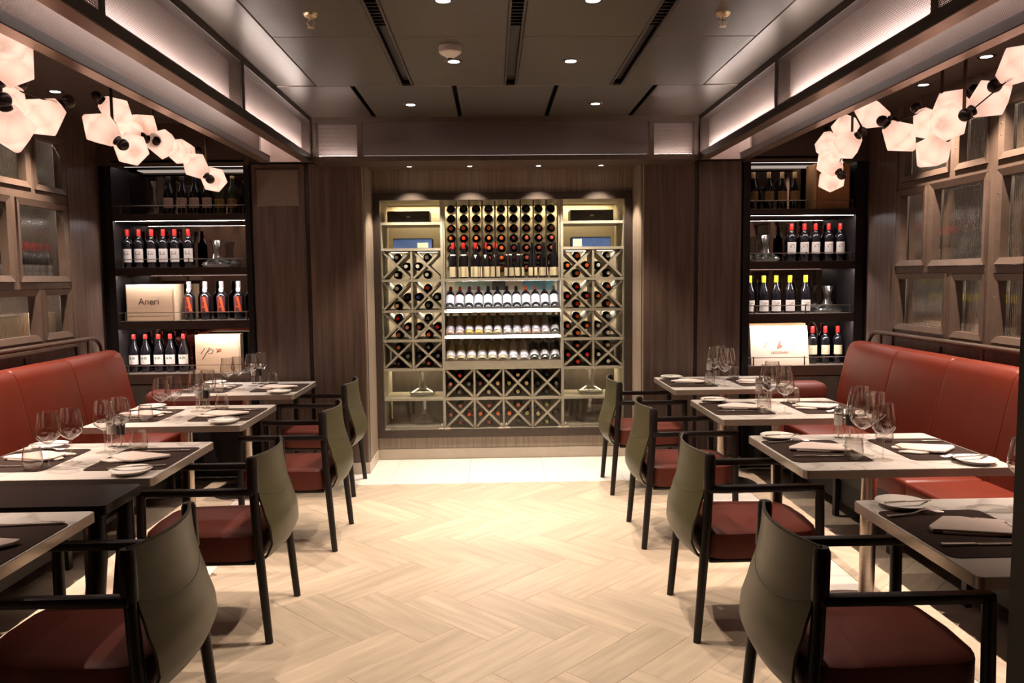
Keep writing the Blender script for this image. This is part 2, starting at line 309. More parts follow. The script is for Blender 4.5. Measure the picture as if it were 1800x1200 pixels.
# ------------------------------------------------------------------ mesh helpers
class MB:
    def __init__(s): s.v = []; s.f = []; s.sm = []
    def add(s, vs, fs, smooth=False):
        o = len(s.v); s.v += [tuple(v) for v in vs]
        s.f += [tuple(i + o for i in f) for f in fs]; s.sm += [smooth] * len(fs)
        return s
    def box(s, x0, x1, y0, y1, z0, z1):
        x0, x1 = min(x0, x1), max(x0, x1); y0, y1 = min(y0, y1), max(y0, y1); z0, z1 = min(z0, z1), max(z0, z1)
        v = [(x0,y0,z0),(x1,y0,z0),(x1,y1,z0),(x0,y1,z0),(x0,y0,z1),(x1,y0,z1),(x1,y1,z1),(x0,y1,z1)]
        return s.add(v, [(0,3,2,1),(4,5,6,7),(0,1,5,4),(1,2,6,5),(2,3,7,6),(3,0,4,7)])
    def plate(s, x0, x1, y0, y1, z):
        return s.add([(x0, y0, z), (x1, y0, z), (x1, y1, z), (x0, y1, z)], [(0, 3, 2, 1)])
    def rbox(s, x0, x1, y0, y1, z0, z1, b=0.004, seg=2, smooth=True):
        t = MB().box(x0, x1, y0, y1, z0, z1)
        return s.bevel(t, b, seg, smooth)
    def bevel(s, t, b, seg=2, smooth=True, vertical_only=False):
        bm = bmesh.new()
        vs = [bm.verts.new(v) for v in t.v]
        for f in t.f: bm.faces.new([vs[i] for i in f])
        bm.normal_update()
        es = [e for e in bm.edges if (not vertical_only) or (abs(e.verts[0].co.x - e.verts[1].co.x) < 1e-6 and abs(e.verts[0].co.y - e.verts[1].co.y) < 1e-6)]
        bmesh.ops.bevel(bm, geom=es, offset=b, segments=seg, affect='EDGES', profile=0.5, clamp_overlap=True)
        bm.verts.index_update()
        s.add([v.co.copy() for v in bm.verts], [[v.index for v in f.verts] for f in bm.faces], smooth)
        bm.free()
        return s
    def prism(s, pts, z0, z1, smooth=False):
        n = len(pts)
        v = [(p[0], p[1], z0) for p in pts] + [(p[0], p[1], z1) for p in pts]
        f = [tuple(range(n - 1, -1, -1)), tuple(range(n, 2 * n))] + [(i, (i + 1) % n, n + (i + 1) % n, n + i) for i in range(n)]
        return s.add(v, f, smooth)
    def tube(s, path, r, n=10, caps=True, smooth=True, flat=1.0):
        P = [Vector(p) for p in path]; k = len(P)
        R = r if isinstance(r, (list, tuple)) else [r] * k
        vs = []; ref = None
        for i in range(k):
            t = (P[min(i + 1, k - 1)] - P[max(i - 1, 0)]).normalized()
            if ref is None:
                ref = Vector((0, 0, 1)) if abs(t.z) < 0.9 else Vector((1, 0, 0))
            a = (ref - t * ref.dot(t)).normalized(); b = t.cross(a); ref = a
            for j in range(n):
                an = 2 * PI * j / n
                vs.append(P[i] + a * (math.cos(an) * R[i]) + b * (math.sin(an) * R[i] * flat))
        fs = [(i * n + j, i * n + (j + 1) % n, (i + 1) * n + (j + 1) % n, (i + 1) * n + j) for i in range(k - 1) for j in range(n)]
        s.add(vs, fs, smooth)
        if caps:
            o = len(s.v) - k * n
            s.f += [tuple(o + j for j in range(n - 1, -1, -1)), tuple(o + (k - 1) * n + j for j in range(n))]; s.sm += [False, False]
        return s
    def lathe(s, prof, n=16, c=(0, 0, 0), smooth=True, a0=0.0, a1=2 * PI, closed=False):
        full = abs(a1 - a0 - 2 * PI) < 1e-6
        cols = n if full else n + 1
        vs = []; k = len(prof)
        for (r, z) in prof:
            for j in range(cols):
                an = a0 + (a1 - a0) * j / n
                vs.append((c[0] + r * math.cos(an), c[1] + r * math.sin(an), c[2] + z))
        fs = []
        for i in range(k if closed else k - 1):
            for j in range(n):
                j2 = (j + 1) % cols
                i2 = (i + 1) % k
                fs.append((i * cols + j, i * cols + j2, i2 * cols + j2, i2 * cols + j))
        return s.add(vs, fs, smooth)
    def sphere(s, c, r, n=12, m_=8):
        prof = [(max(1e-4, r * math.sin(PI * i / m_)), -r * math.cos(PI * i / m_)) for i in range(m_ + 1)]
        return s.lathe(prof, n, c)
    def sheet(s, fn, nu, nv, th, smooth=True):
        P = [[Vector(fn(u / nu, v / nv)) for u in range(nu + 1)] for v in range(nv + 1)]
        vs = []; W = nu + 1
        for side in (1, -1):
            for v in range(nv + 1):
                for u in range(nu + 1):
                    du = P[v][min(u + 1, nu)] - P[v][max(u - 1, 0)]; dv = P[min(v + 1, nv)][u] - P[max(v - 1, 0)][u]
                    vs.append(P[v][u] + du.cross(dv).normalized() * th * 0.5 * side)
        o = W * (nv + 1); fs = []
        for v in range(nv):
            for u in range(nu):
                a = v * W + u
                fs.append((a, a + 1, a + W + 1, a + W)); fs.append((o + a, o + a + W, o + a + W + 1, o + a + 1))
        for u in range(nu):
            fs.append((u, o + u, o + u + 1, u + 1)); a = nv * W + u; fs.append((a, a + 1, o + a + 1, o + a))
        for v in range(nv):
            a = v * W; fs.append((a, a + W, o + a + W, o + a)); a = v * W + nu; fs.append((a, o + a, o + a + W, a + W))
        return s.add(vs, fs, smooth)
    def xf(s, mx):
        s.v = [tuple(mx @ Vector(v)) for v in s.v]; return s
    def mesh(s, name, mt):
        me = D.meshes.new(name); me.from_pydata(s.v, [], s.f); me.update()
        bm = bmesh.new(); bm.from_mesh(me); bmesh.ops.recalc_face_normals(bm, faces=bm.faces); bm.to_mesh(me); bm.free()
        me.polygons.foreach_set('use_smooth', s.sm)
        if any(s.sm):
            try: me.set_sharp_from_angle(angle=math.radians(38))
            except Exception: pass
        me.materials.append(M[mt] if isinstance(mt, str) else mt)
        return me
    def build(s, name, mt, parent=None, loc=None):
        return put(name, s.mesh(name, mt), parent, loc)

def put(name, me, parent=None, loc=None, rot=None):
    o = D.objects.new(name, me); COL.objects.link(o)
    if parent is not None: o.parent = parent
    if loc is not None: o.location = loc
    if rot is not None: o.rotation_euler = rot
    return o
def tag(o, label, cat, group=None):
    o['label'] = label; o['category'] = cat
    if group: o['group'] = group
    return o
def thing(name, label, cat, loc=(0, 0, 0), rz=0.0, group=None):
    o = D.objects.new(name, None); COL.objects.link(o); o.empty_display_size = 0.05
    o.location = loc; o.rotation_euler = (0, 0, rz)
    return tag(o, label, cat, group)
def struct(o):
    o['kind'] = 'structure'; return o
def copy_tree(src, parent=None):
    c = src.copy(); COL.objects.link(c)
    if parent is not None: c.parent = parent
    for ch in list(src.children): copy_tree(ch, c)
    return c
def place(src, used, label, loc, rz=0.0):
    """first call moves the source itself, later calls copy it"""
    o = src if not used[0] else copy_tree(src)
    used[0] = True
    o.location = loc; o.rotation_euler = (0, 0, rz); o['label'] = label
    return o
def text_mesh(body, size, depth=0.0006, shear=0.0):
    cu = D.curves.new('txt', 'FONT'); cu.body = body; cu.size = size; cu.extrude = depth; cu.align_x = 'CENTER'; cu.align_y = 'CENTER'; cu.shear = shear
    o = D.objects.new('txt', cu); COL.objects.link(o)
    dg = bpy.context.evaluated_depsgraph_get()
    me = D.meshes.new_from_object(o.evaluated_get(dg))
    D.objects.remove(o); me.materials.clear()
    return me

# ------------------------------------------------------------------ room dimensions
XL, XR = -3.03, 2.98          # side walls
YB, YC, Y0 = 6.20, 6.68, -1.0 # niche wall, cellar wall, wall behind the camera
ZC = 2.74

# ---- floor with herringbone planks
fl = struct(MB().box(XL - 0.4, XR + 0.4, Y0, 7.3, -0.06, -0.012).build('floor', 'joint'))
def clip(poly, rect):
    x0, x1, y0, y1 = rect
    for ax, lim, sg in ((0, x0, 1), (0, x1, -1), (1, y0, 1), (1, y1, -1)):
        out = []
        for i in range(len(poly)):
            a, b = poly[i], poly[(i + 1) % len(poly)]
            da, db = (a[ax] - lim) * sg, (b[ax] - lim) * sg
            if da >= 0: out.append(a)
            if da * db < 0:
                t = da / (da - db); out.append((a[0] + (b[0] - a[0]) * t, a[1] + (b[1] - a[1]) * t))
        poly = out
        if len(poly) < 3: return []
    return poly
PL, PW, GAP = 0.585, 0.203, 0.0003
full_plank = None
def herringbone(rect, ox, oy):
    global full_plank
    c45 = math.sqrt(0.5)
    cnt = 0
    for i in range(-70, 90):
        for j in range(-20, 21):
            for v in (0, 1):
                bx, by = i * PW + j * PL, i * PW - j * PL
                q = [(bx, by, bx + PL, by + PW), (bx + PL, by + PW - PL, bx + PL + PW, by + PW)][v]
                q = (q[0] + GAP, q[1] + GAP, q[2] - GAP, q[3] - GAP)
                pts = [(q[0], q[1]), (q[2], q[1]), (q[2], q[3]), (q[0], q[3])]
                wp = [((a + b) * c45 + ox, (b - a) * c45 + oy) for a, b in pts]
                if max(p[0] for p in wp) < rect[0] or min(p[0] for p in wp) > rect[1] or max(p[1] for p in wp) < rect[2] or min(p[1] for p in wp) > rect[3]: continue
                cp = clip(wp, rect)
                if not cp: continue
                area = abs(sum(cp[k][0] * cp[(k + 1) % len(cp)][1] - cp[(k + 1) % len(cp)][0] * cp[k][1] for k in range(len(cp)))) / 2
                if area < 0.002: continue
                cxp, cyp = sum(p[0] for p in wp) / 4, sum(p[1] for p in wp) / 4
                ang = -PI / 4 + (PI / 2 if v else 0)
                ca, sa = math.cos(-ang), math.sin(-ang)
                if area > PL * PW * 0.98:
                    if full_plank is None:
                        full_plank = MB().rbox(-PL/2 + GAP, PL/2 - GAP, -PW/2 + GAP, PW/2 - GAP, -0.012, 0, 0.0012, 1, False).mesh('plank', 'plank')
                    me = full_plank
                else:
                    lp = [((x - cxp) * ca - (y - cyp) * sa, (x - cxp) * sa + (y - cyp) * ca) for x, y in cp]
                    me = MB().prism(lp, -0.012, 0).mesh('plank', 'plank')
                put('plank', me, fl, (cxp, cyp, 0), (0, 0, ang)); cnt += 1
    return cnt
herringbone((-1.51, 1.50, 1.6, 5.855), 0.125, 3.66)
herringbone((XL, -1.842, 1.9, YB), 0.125, 3.66)
herringbone((1.832, XR, 1.9, YB), 0.125, 3.66)
def tiles(x0, x1, y0, y1, nx, ny):
    for i in range(nx):
        for j in range(ny):
            w, h = (x1 - x0) / nx, (y1 - y0) / ny
            MB().rbox(-w/2 + 0.001, w/2 - 0.001, -h/2 + 0.001, h/2 - 0.001, -0.012, 0, 0.0012, 1, False).build('tile', 'tile', fl, (x0 + w * (i + 0.5), y0 + h * (j + 0.5), 0))
tiles(-1.84, -1.512, 1.9, 5.86, 1, 5)
tiles(1.502, 1.83, 1.9, 5.86, 1, 5)
tiles(-1.40, 1.60, 5.857, YC, 5, 1)
MB().box(XL, -1.40, 5.86, YC, -0.012, -0.001).build('floor_infill', 'plank', fl)
MB().box(1.60, XR, 5.86, YC, -0.012, -0.001).build('floor_infill', 'plank', fl)
MB().box(XL, XR, Y0, 1.6, -0.012, -0.001).build('floor_infill', 'plank', fl)

# ---- ceiling
ce = struct(MB().box(XL - 0.4, XR + 0.4, Y0, 7.3, 2.86, 2.92).build('ceiling', 'void'))
SL = 0.026
def panel(x0, x1, y0, y1, mt='ceiling', z=ZC, name='panel'):
    o = MB().rbox(-(x1 - x0)/2, (x1 - x0)/2, -(y1 - y0)/2, (y1 - y0)/2, 0, 0.02, 0.003, 1, False).build(name, mt, ce, ((x0 + x1)/2, (y0 + y1)/2, z))
    return o
slots = (-0.511, 0.128, 0.789)
colx = [-1.073, -0.511, 0.128, 0.789, 1.337]
for r in range(-1, 5):
    y0, y1 = r + 0.003 + (0 if r > -1 else 0), r + 1 - 0.003
    for c in range(4):
        a = colx[c] + (SL + 0.014 if c else 0.004); b = colx[c + 1] - (SL + 0.014 if c < 3 else 0.004)
        panel(a, b, y0, y1)
for sx in slots:
    for sg in (-1, 1):
        panel(sx + sg * SL - (0 if sg > 0 else 0.013), sx + sg * SL + (0.013 if sg > 0 else 0), Y0, 4.99, 'ceiling_edge', ZC - 0.002, 'slot_lip')
    MB().box(sx - SL, sx + SL, 3.87, 4.99, 2.775, 2.78).build('slot_cover', 'dark_metal', ce)
    k = 0
    me = MB().box(-SL, SL, -0.004, 0.004, 0, 0.03).mesh('slat', 'dark_metal')
    for k in range(22):
        put('slat', me, ce, (sx, 3.85 - 0.045 * k, 2.745))
for xa, xb in ((-1.40, -1.077), (1.341, 1.64)):
    panel(xa, xb, Y0, 4.995, 'ceiling_edge', ZC + 0.004, 'border_panel')
fx = [-1.40, -0.852, -0.222, 0.417, 1.038, 1.64]
for c in range(5):
    panel(fx[c] + (0.014 if c else 0), fx[c + 1] - (0.014 if c < 4 else 0), 5.003, 6.02, 'ceiling' if 0 < c < 4 else 'ceiling_edge', ZC)
for xa, xb in ((XL - 0.05, -1.62), (1.90, XR + 0.05)):
    for y in range(-1, 7):
        panel(xa, xb, y + 0.002, min(y + 0.998, 6.3), 'ceil_dark', 2.755, 'panel')

# ---- light beams along the aisle, pairs of box beams with perforated sides and a trough between
def beam(sign, xi, n):
    # xi inner face x; sign -1 left, +1 right
    s = sign
    root = struct(MB().box(xi, xi + s * 0.078, Y0, 5.95, 2.42, 2.465).build('trim_%d' % n, 'dark_metal'))
    def bx(name, a, b, y0, y1, z0, z1, mt): return MB().box(xi + s * a, xi + s * b, y0, y1, z0, z1).build(name, mt, root)
    bx('underside', 0.004, 0.074, Y0, 5.95, 2.4165, 2.4202, 'flange')
    bx('top_rail', 0.0, 0.078, Y0, 5.95, 2.708, 2.752, 'dark_metal')
    bx('back_sheet', 0.066, 0.074, Y0, 5.95, 2.465, 2.71, 'cavity')
    for y in (5.93, 4.34, 3.0 - 0.2, 1.3, -0.2):
        bx('post', -0.001, 0.066, y - 0.03, y + 0.02, 2.46, 2.71, 'dark_metal')
    ys = [5.90, 4.36, 4.31, 2.82, 2.77, 1.32, 1.27, -0.18]
    for k in range(0, 8, 2):
        bx('mesh_panel', 0.006, 0.0075, ys[k + 1], ys[k], 2.465, 2.71, 'mesh_side')
        MB().plate(min(xi + s * 0.03, xi + s * 0.056), max(xi + s * 0.03, xi + s * 0.056), ys[k + 1] + 0.02, ys[k] - 0.02, 2.4656).build('led_strip', 'led_beam', root)
    # outer beam
    bx('outer_rail', 0.31, 0.385, Y0, 5.95, 2.42, 2.462, 'dark_metal')
    bx('outer_underside', 0.314, 0.381, Y0, 5.95, 2.4165, 2.4202, 'flange')
    bx('outer_sheet', 0.345, 0.352, Y0, 5.90, 2.462, 2.75, 'cavity')
    bx('outer_face', 0.378, 0.385, Y0, 5.95, 2.462, 2.755, 'ceil_dark')
    bx('outer_mesh', 0.313, 0.3145, Y0, 5.68, 2.462, 2.745, 'mesh_side')
    bx('end_sheet', 0.30, 0.312, 5.68, 5.94, 2.462, 2.75, 'cavity')
    bx('trough_end', 0.078, 0.31, 5.93, 5.95, 2.42, 2.76, 'cavity')
    bx('trough_top', 0.078, 0.31, Y0, 5.93, 2.752, 2.758, 'cavity_dark')
    bx('trough_led', 0.082, 0.094, 0.0, 5.90, 2.70, 2.725, 'led_trough')
beam(-1, -1.32, 1)
beam(1, 1.56, 2)

# ---- soffit in front of the cellar recess
so = struct(MB().box(-1.32, 1.56, 5.93, 5.945, 2.70, 2.745).build('trim_3', 'bronze'))
def sb(name, *a, mt='bronze'): return MB().box(*a).build(name, mt, so)
sb('bottom_rail', -1.32, 1.56, 5.93, 6.20, 2.42, 2.458)
sb('back_sheet', -1.32, 1.56, 6.02, 6.03, 2.458, 2.745, mt='cavity_dark')
for x in (-1.32, -0.985, 1.185, 1.525):
    sb('post', x, x + 0.035, 5.93, 5.945, 2.458, 2.70)
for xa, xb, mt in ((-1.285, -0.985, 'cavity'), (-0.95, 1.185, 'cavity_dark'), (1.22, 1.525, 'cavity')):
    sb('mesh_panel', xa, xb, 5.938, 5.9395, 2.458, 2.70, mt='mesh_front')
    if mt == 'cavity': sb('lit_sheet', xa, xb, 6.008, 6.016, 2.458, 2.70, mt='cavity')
    sb('led_strip', xa + 0.01, xb - 0.01, 5.965, 5.978, 2.4585, 2.464, mt='led_front' if mt == 'cavity' else 'led_faint')
sb('recess_ceiling', -1.0, 1.2, 6.20, YC + 0.02, 2.455, 2.47, mt='wood_wall')
sb('upper_fill', XL, XR, 6.22, 6.26, 2.44, 2.80, mt='ceil_dark')

# ---- walls: back
wb = struct(MB().box(-1.868, -0.993, YB + 0.02, YB + 0.06, 0.0, 2.45).build('wall_back', 'dark_metal'))
def wbx(name, mt, x0, x1, y0, y1, z0, z1, b=0.004):
    return MB().rbox(-(x1-x0)/2, (x1-x0)/2, -(y1-y0)/2, (y1-y0)/2, 0, z1 - z0, b, 1, False).build(name, mt, wb, ((x0+x1)/2, (y0+y1)/2, z0))
wbx('backing', 'dark_metal', 1.19, 1.984, YB + 0.02, YB + 0.06, 0, 2.45)
wbx('panel', 'wood_wall', -1.855, -1.448, YB, YB + 0.03, 0.092, 2.445)
wbx('panel', 'wood_wall', -1.415, -1.005, YB, YB + 0.03, 0.092, 2.445)
wbx('panel', 'wood_wall', 1.20, 1.600, YB, YB + 0.03, 0.092, 2.445)
wbx('panel', 'wood_wall', 1.632, 1.972, YB, YB + 0.03, 0.092, 2.445)
for x0, x1 in ((-1.868, -0.99), (1.187, 1.984)):
    wbx('skirting', 'skirting', x0, x1, YB - 0.004, YB + 0.03, 0.0, 0.09, 0.002)
for xj, s in ((-0.993, -1), (1.19, 1)):
    a, b = sorted((xj, xj + s * 0.03))
    wbx('jamb_panel', 'wood_pale', a, b, YB + 0.004, YC + 0.03, 0.092, 2.455, 0.002)
    a, b = sorted((xj - s * 0.004, xj + s * 0.03))
    wbx('skirting', 'skirting', a, b, YB, YC + 0.01, 0.0, 0.09, 0.002)
wbx('header', 'wood_pale', -0.993, 1.19, YC, YC + 0.03, 2.262, 2.46, 0.002)
wbx('cellar_base', 'wood_pale', -0.993, 1.19, YC, YC + 0.03, 0.092, 0.19, 0.002)
wbx('skirting', 'skirting', -0.989, 1.186, YC - 0.006, YC + 0.03, 0.0, 0.09, 0.002)
wbx('corner_fill', 'black', XL - 0.02, -2.965, YB + 0.03, YB + 0.06, 0.0, 2.78)
wbx('corner_fill', 'black', 2.945, XR + 0.02, YB + 0.03, YB + 0.06, 0.0, 2.78)
wbx('lower_panel', 'cellar_dark', XL, -1.868, YB, YB + 0.03, 0.0, 0.745)
wbx('lower_panel', 'cellar_dark', 1.984, XR, YB, YB + 0.03, 0.0, 0.745)
for xa, xb in ((-2.97, -1.868), (1.984, 2.947)):
    wbx('upper_rail', 'bronze', xa, xb, YB, YB + 0.02, 2.43, 2.475, 0.002)
    wbx('upper_rail', 'bronze', xa, xb, YB, YB + 0.02, 2.68, 2.76, 0.002)
    for xx in (xa, xb - 0.03): wbx('upper_post', 'bronze', xx, xx + 0.03, YB, YB + 0.02, 2.475, 2.68, 0.002)
    MB().box(xa + 0.03, xb - 0.03, YB + 0.008, YB + 0.0095, 2.475, 2.68).build('mesh_panel', 'mesh_front', wb)
    MB().box(xa, xb, YB + 0.06, YB + 0.07, 2.44, 2.76).build('mesh_back', 'cavity_dark', wb)
    MB().box(xa + 0.04, xb - 0.04, YB + 0.03, YB + 0.04, 2.4765, 2.481).build('led_strip', 'led_faint', wb)
# square loudspeaker cover on the left panel
spk = thing('wall_speaker', 'square fabric covered speaker panel at the top of the wood wall', 'speaker', (-1.652, YB - 0.001, 2.122))
MB().rbox(-0.168, 0.168, -0.008, 0, 0, 0.285, 0.004, 1, False).build('frame', 'bronze', spk)
MB().rbox(-0.158, 0.158, -0.012, -0.006, 0.010, 0.275, 0.003, 1, False).build('grille_cloth', 'grille', spk)

# ---- walls: sides with reeded windows
def side_wall(name, X, s, wins, ymin, zA, rail_z):
    # s = direction from the room to the outside of the wall
    root = struct(MB().box(X, X + s * 0.05, Y0, ymin, 0, 2.78).build(name, 'wood_wall'))
    def bx(nm, mt, d0, d1, y0, y1, z0, z1): return MB().box(X + s * d0, X + s * d1, y0, y1, z0, z1).build(nm, mt, root)
    bx('end_panel', 'wood_wall', 0, 0.05, 5.775, YB + 0.02, 0, 2.78)
    bx('end_stile', 'wood_frame', -0.012, 0.05, 5.745, 5.775, 1.10, 2.62)
    bx('top_panel', 'wood_wall', 0, 0.05, ymin, 5.775, 2.60, 2.78)
    bx('lower_panel', 'wood_wall', 0.012, 0.05, ymin, 5.775, 0, 1.13)
    for y in (5.15, 4.35):
        bx('panel_joint', 'black', 0.006, 0.014, y - 0.008, y + 0.008, 0.2, 1.06)
    bx('dado', 'wood_frame', -0.012, 0.012, ymin, 5.775, 1.085, 1.105)
    ycut = sorted(set([ymin, 5.745] + [c for w in wins for c in w[:2]])); zcut = sorted(set([1.105, 2.60] + [c for w in wins for c in w[2:]]))
    fw = MB()
    for z0, z1 in zip(zcut, zcut[1:]):
        run = None
        for y0, y1 in zip(ycut, ycut[1:]):
            ins = any(w[0] <= y0 + 1e-6 and w[1] >= y1 - 1e-6 and w[2] <= z0 + 1e-6 and w[3] >= z1 - 1e-6 for w in wins)
            if ins:
                if run: fw.box(X, X + s * 0.05, run[0], run[1], z0, z1); run = None
            else: run = (run[0], y1) if run else (y0, y1)
        if run: fw.box(X, X + s * 0.05, run[0], run[1], z0, z1)
    fw.build('window_grid', 'wood_frame', root)
    # cabinet behind the windows
    bx('cabinet_back', 'cabinet_back', 0.36, 0.38, ymin, 5.775, 1.0, 2.7)
    bx('cabinet_side', 'cellar_dark', 0.05, 0.38, 5.755, 5.775, 1.0, 2.7)
    bx('cabinet_side', 'cellar_dark', 0.05, 0.38, ymin, ymin + 0.02, 1.0, 2.7)
    for z in (zA[0] - 0.03, zA[1] - 0.03, zA[2] - 0.03, 2.62):
        bx('cabinet_shelf', 'cellar_dark', 0.075, 0.36, ymin, 5.755, z - 0.02, z)
        if z > 1.3: (MB().plate(min(X + s * 0.085, X + s * 0.10), max(X + s * 0.085, X + s * 0.10), ymin + 0.05, 5.72, z - 0.0206).build('cabinet_fill_light', 'fill_light_cab', root), bx('fill_light_lip', 'cellar_dark', 0.075, 0.082, ymin, 5.755, z - 0.034, z - 0.02))  # fill strips added to light the cabinet interior, lip added to hide them
    return root
WR = [(5.094,5.706,2.200,2.56),(4.696,5.044,2.200,2.56),(4.02,4.601,2.204,2.56),
      (5.360,5.743,1.600,2.152),(4.690,5.318,1.594,2.153),(4.02,4.604,1.594,2.155),
      (5.089,5.740,1.140,1.553),(4.690,5.034,1.131,1.546),(4.02,4.605,1.131,1.546)]
WL = [(5.352,5.741,2.162,2.56),(4.690,5.312,2.165,2.56),
      (5.126,5.735,1.550,2.097),(4.690,5.076,1.552,2.097),
      (5.380,5.730,1.156,1.505),(4.690,5.336,1.156,1.505)]
side_wall('wall_left', XL, -1, WL, 4.60, (1.156, 1.55, 2.162), 1.13)
side_wall('wall_right', XR, 1, WR, 3.98, (1.135, 1.595, 2.20), 1.11)
def reeded_pane(y0, y1, z0, z1):
    mb = MB(); n = max(6, int(round((y1 - y0) / 0.014))); seg = 5
    pts = []
    for i in range(n * seg + 1):
        t = (i % seg) / seg
        pts.append((y0 + (y1 - y0) * i / (n * seg), 0.0042 * math.sin(PI * t)))
    vs = []; fs = []
    for (y, d) in pts: vs += [(-0.003 - d, y, z0), (-0.003 - d, y, z1), (0.003, y, z0), (0.003, y, z1)]
    k = len(pts)
    for i in range(k - 1):
        a, b = 4 * i, 4 * (i + 1)
        fs += [(a, b, b + 1, a + 1), (a + 2, a + 3, b + 3, b + 2), (a, a + 2, b + 2, b), (a + 1, b + 1, b + 3, a + 3)]
    fs += [(0, 1, 3, 2), (4*(k-1), 4*(k-1)+2, 4*(k-1)+3, 4*(k-1)+1)]
    return mb.add(vs, fs, False)
wn = 0
for X, s, wins in ((XL, -1, WL), (XR, 1, WR)):
    for (y0, y1, z0, z1) in wins:
        wn += 1
        g, w = 0.004, 0.040
        a0, a1, b0, b1 = y0 + g, y1 - g, z0 + g, z1 - g
        fr = MB()
        o4 = [(a0, b0), (a1, b0), (a1, b1), (a0, b1)]; i4 = [(a0 + w, b0 + w), (a1 - w, b0 + w), (a1 - w, b1 - w), (a0 + w, b1 - w)]
        for k in range(4):     # four mitred frame members, sloping inwards
            k2 = (k + 1) % 4
            P = [o4[k], o4[k2], i4[k2], i4[k]]
            dep = [-0.012, -0.012, -0.002, -0.002]
            v = [(X + s * d, p[0], p[1]) for p, d in zip(P, dep)] + [(X + s * 0.05, p[0], p[1]) for p in P]
            fr.add(v, [(0,1,2,3),(4,7,6,5),(0,4,5,1),(1,5,6,2),(2,6,7,3),(3,7,4,0)])
        root = struct(fr.build('window_%d' % wn, 'wood_frame'))
        reeded_pane(a0 + w - 0.004, a1 - w + 0.004, b0 + w - 0.004, b1 - w + 0.004).build('pane', 'reeded', root, (X + s * 0.058, 0, 0))
        for zz in (b0 + 0.14, b1 - 0.14):
            MB().sphere((X - s * 0.004, a1 - 0.018, zz), 0.006, 8, 6).build('bolt', 'rail', root)
# wall behind the camera and the near post at the right
struct(MB().box(XL, XR, Y0 - 0.06, Y0, 0, 2.8).build('wall_front', 'wood_wall'))
struct(MB().rbox(1.092, 1.30, 1.50, 1.60, 0, 2.415, 0.006, 1, False).build('trim_4', 'black'))

# ---- wall-mounted grab rails behind the banquettes
def grab_rail(X, s, z, label):
    t = thing('wall_rail', label, 'rail', (0, 0, 0))
    x = X - s * 0.055
    pts = [(x, 3.9, z), (x, 5.86, z), (x, 5.93, z - 0.006), (x, 5.98, z - 0.03), (x, 6.015, z - 0.07), (x, 6.03, z - 0.12), (x, 6.03, z - 0.34)]
    MB().tube(pts, 0.016, 10).build('tube', 'bronze', t)
    for y in (5.83, 4.6):
        MB().tube([(x, y, z - 0.01), (x, y, z - 0.16), (X, y, z - 0.19)], 0.010, 8).build('bracket', 'bronze', t)
grab_rail(XL, -1, 1.132, 'bronze tube rail along the left wall above the banquette')
grab_rail(XR, 1, 1.108, 'bronze tube rail along the right wall above the banquette')

# ------------------------------------------------------------------ bottles
def make_bottle_meshes():
    B = {}
    def prof(kind, R):
        if kind == 'bordeaux': return [(0.001, 0.004), (R * 0.6, 0.002), (R * 0.95, 0.0), (R, 0.006), (R, 0.190), (R * 0.96, 0.203), (R * 0.78, 0.218), (R * 0.5, 0.230), (0.0160, 0.240), (0.0145, 0.250), (0.0145, 0.300)]
        if kind == 'burgundy': return [(0.001, 0.004), (R * 0.6, 0.002), (R * 0.96, 0.0), (R, 0.008), (R, 0.150), (R * 0.96, 0.168), (R * 0.80, 0.195), (R * 0.55, 0.222), (0.0185, 0.240), (0.0148, 0.262), (0.0145, 0.302)]
        return [(0.001, 0.004), (R * 0.6, 0.002), (R * 0.96, 0.0), (R, 0.008), (R, 0.175), (R * 0.88, 0.195), (R * 0.60, 0.212), (0.0190, 0.222), (0.0175, 0.232), (0.0165, 0.300)]
    for kind, R in (('bordeaux', 0.0375), ('burgundy', 0.0405), ('broad', 0.0420)):
        for col in ('wine_dark', 'wine_green', 'wine_straw', 'wine_gold', 'wine_rose', 'wine_clear'):
            B[kind, col] = MB().lathe(prof(kind, R), 18).mesh('bottle_body', col)
    return B, {'bordeaux': 0.0375, 'burgundy': 0.0405, 'broad': 0.0420}
BOT, BR = make_bottle_meshes()
CAPM, LABM = {}, {}
def cap_mesh(col, long=0.052, r=0.0162):
    k = (col, long, r)
    if k not in CAPM:
        CAPM[k] = MB().lathe([(r * 0.92, 0.302 - long), (r, 0.302 - long + 0.002), (r, 0.300), (r * 0.9, 0.3045), (0.001, 0.305)], 14).mesh('cap', 'cap_' + col)
    return CAPM[k]
def label_mesh(mt, R, z0, z1, half=1.15):
    k = (mt, R, z0, z1, half)
    if k not in LABM:
        LABM[k] = MB().lathe([(R + 0.0004, z0), (R + 0.0009, z0 + 0.0004), (R + 0.0009, z1 - 0.0004), (R + 0.0004, z1)], 14, a0=-PI/2 - half, a1=-PI/2 + half).mesh('label', mt)
    return LABM[k]
def bottle(label, loc, kind='bordeaux', glass='wine_dark', cap='red', lab=None, rot=(0, 0, 0), group=None, cap_len=0.052, extra=None, scale=1.0, cap_r=0.0162):
    t = thing('wine_bottle', label, 'bottle', loc, 0, group)
    t.rotation_euler = rot; t.scale = (scale,) * 3
    put('body', BOT[kind, glass], t)
    if cap: put('cap', cap_mesh(cap, cap_len, cap_r), t)
    if lab: put('label', label_mesh(lab[0], BR[kind], lab[1], lab[2], lab[3] if len(lab) > 3 else 1.15), t)
    if extra: extra(t)
    return t

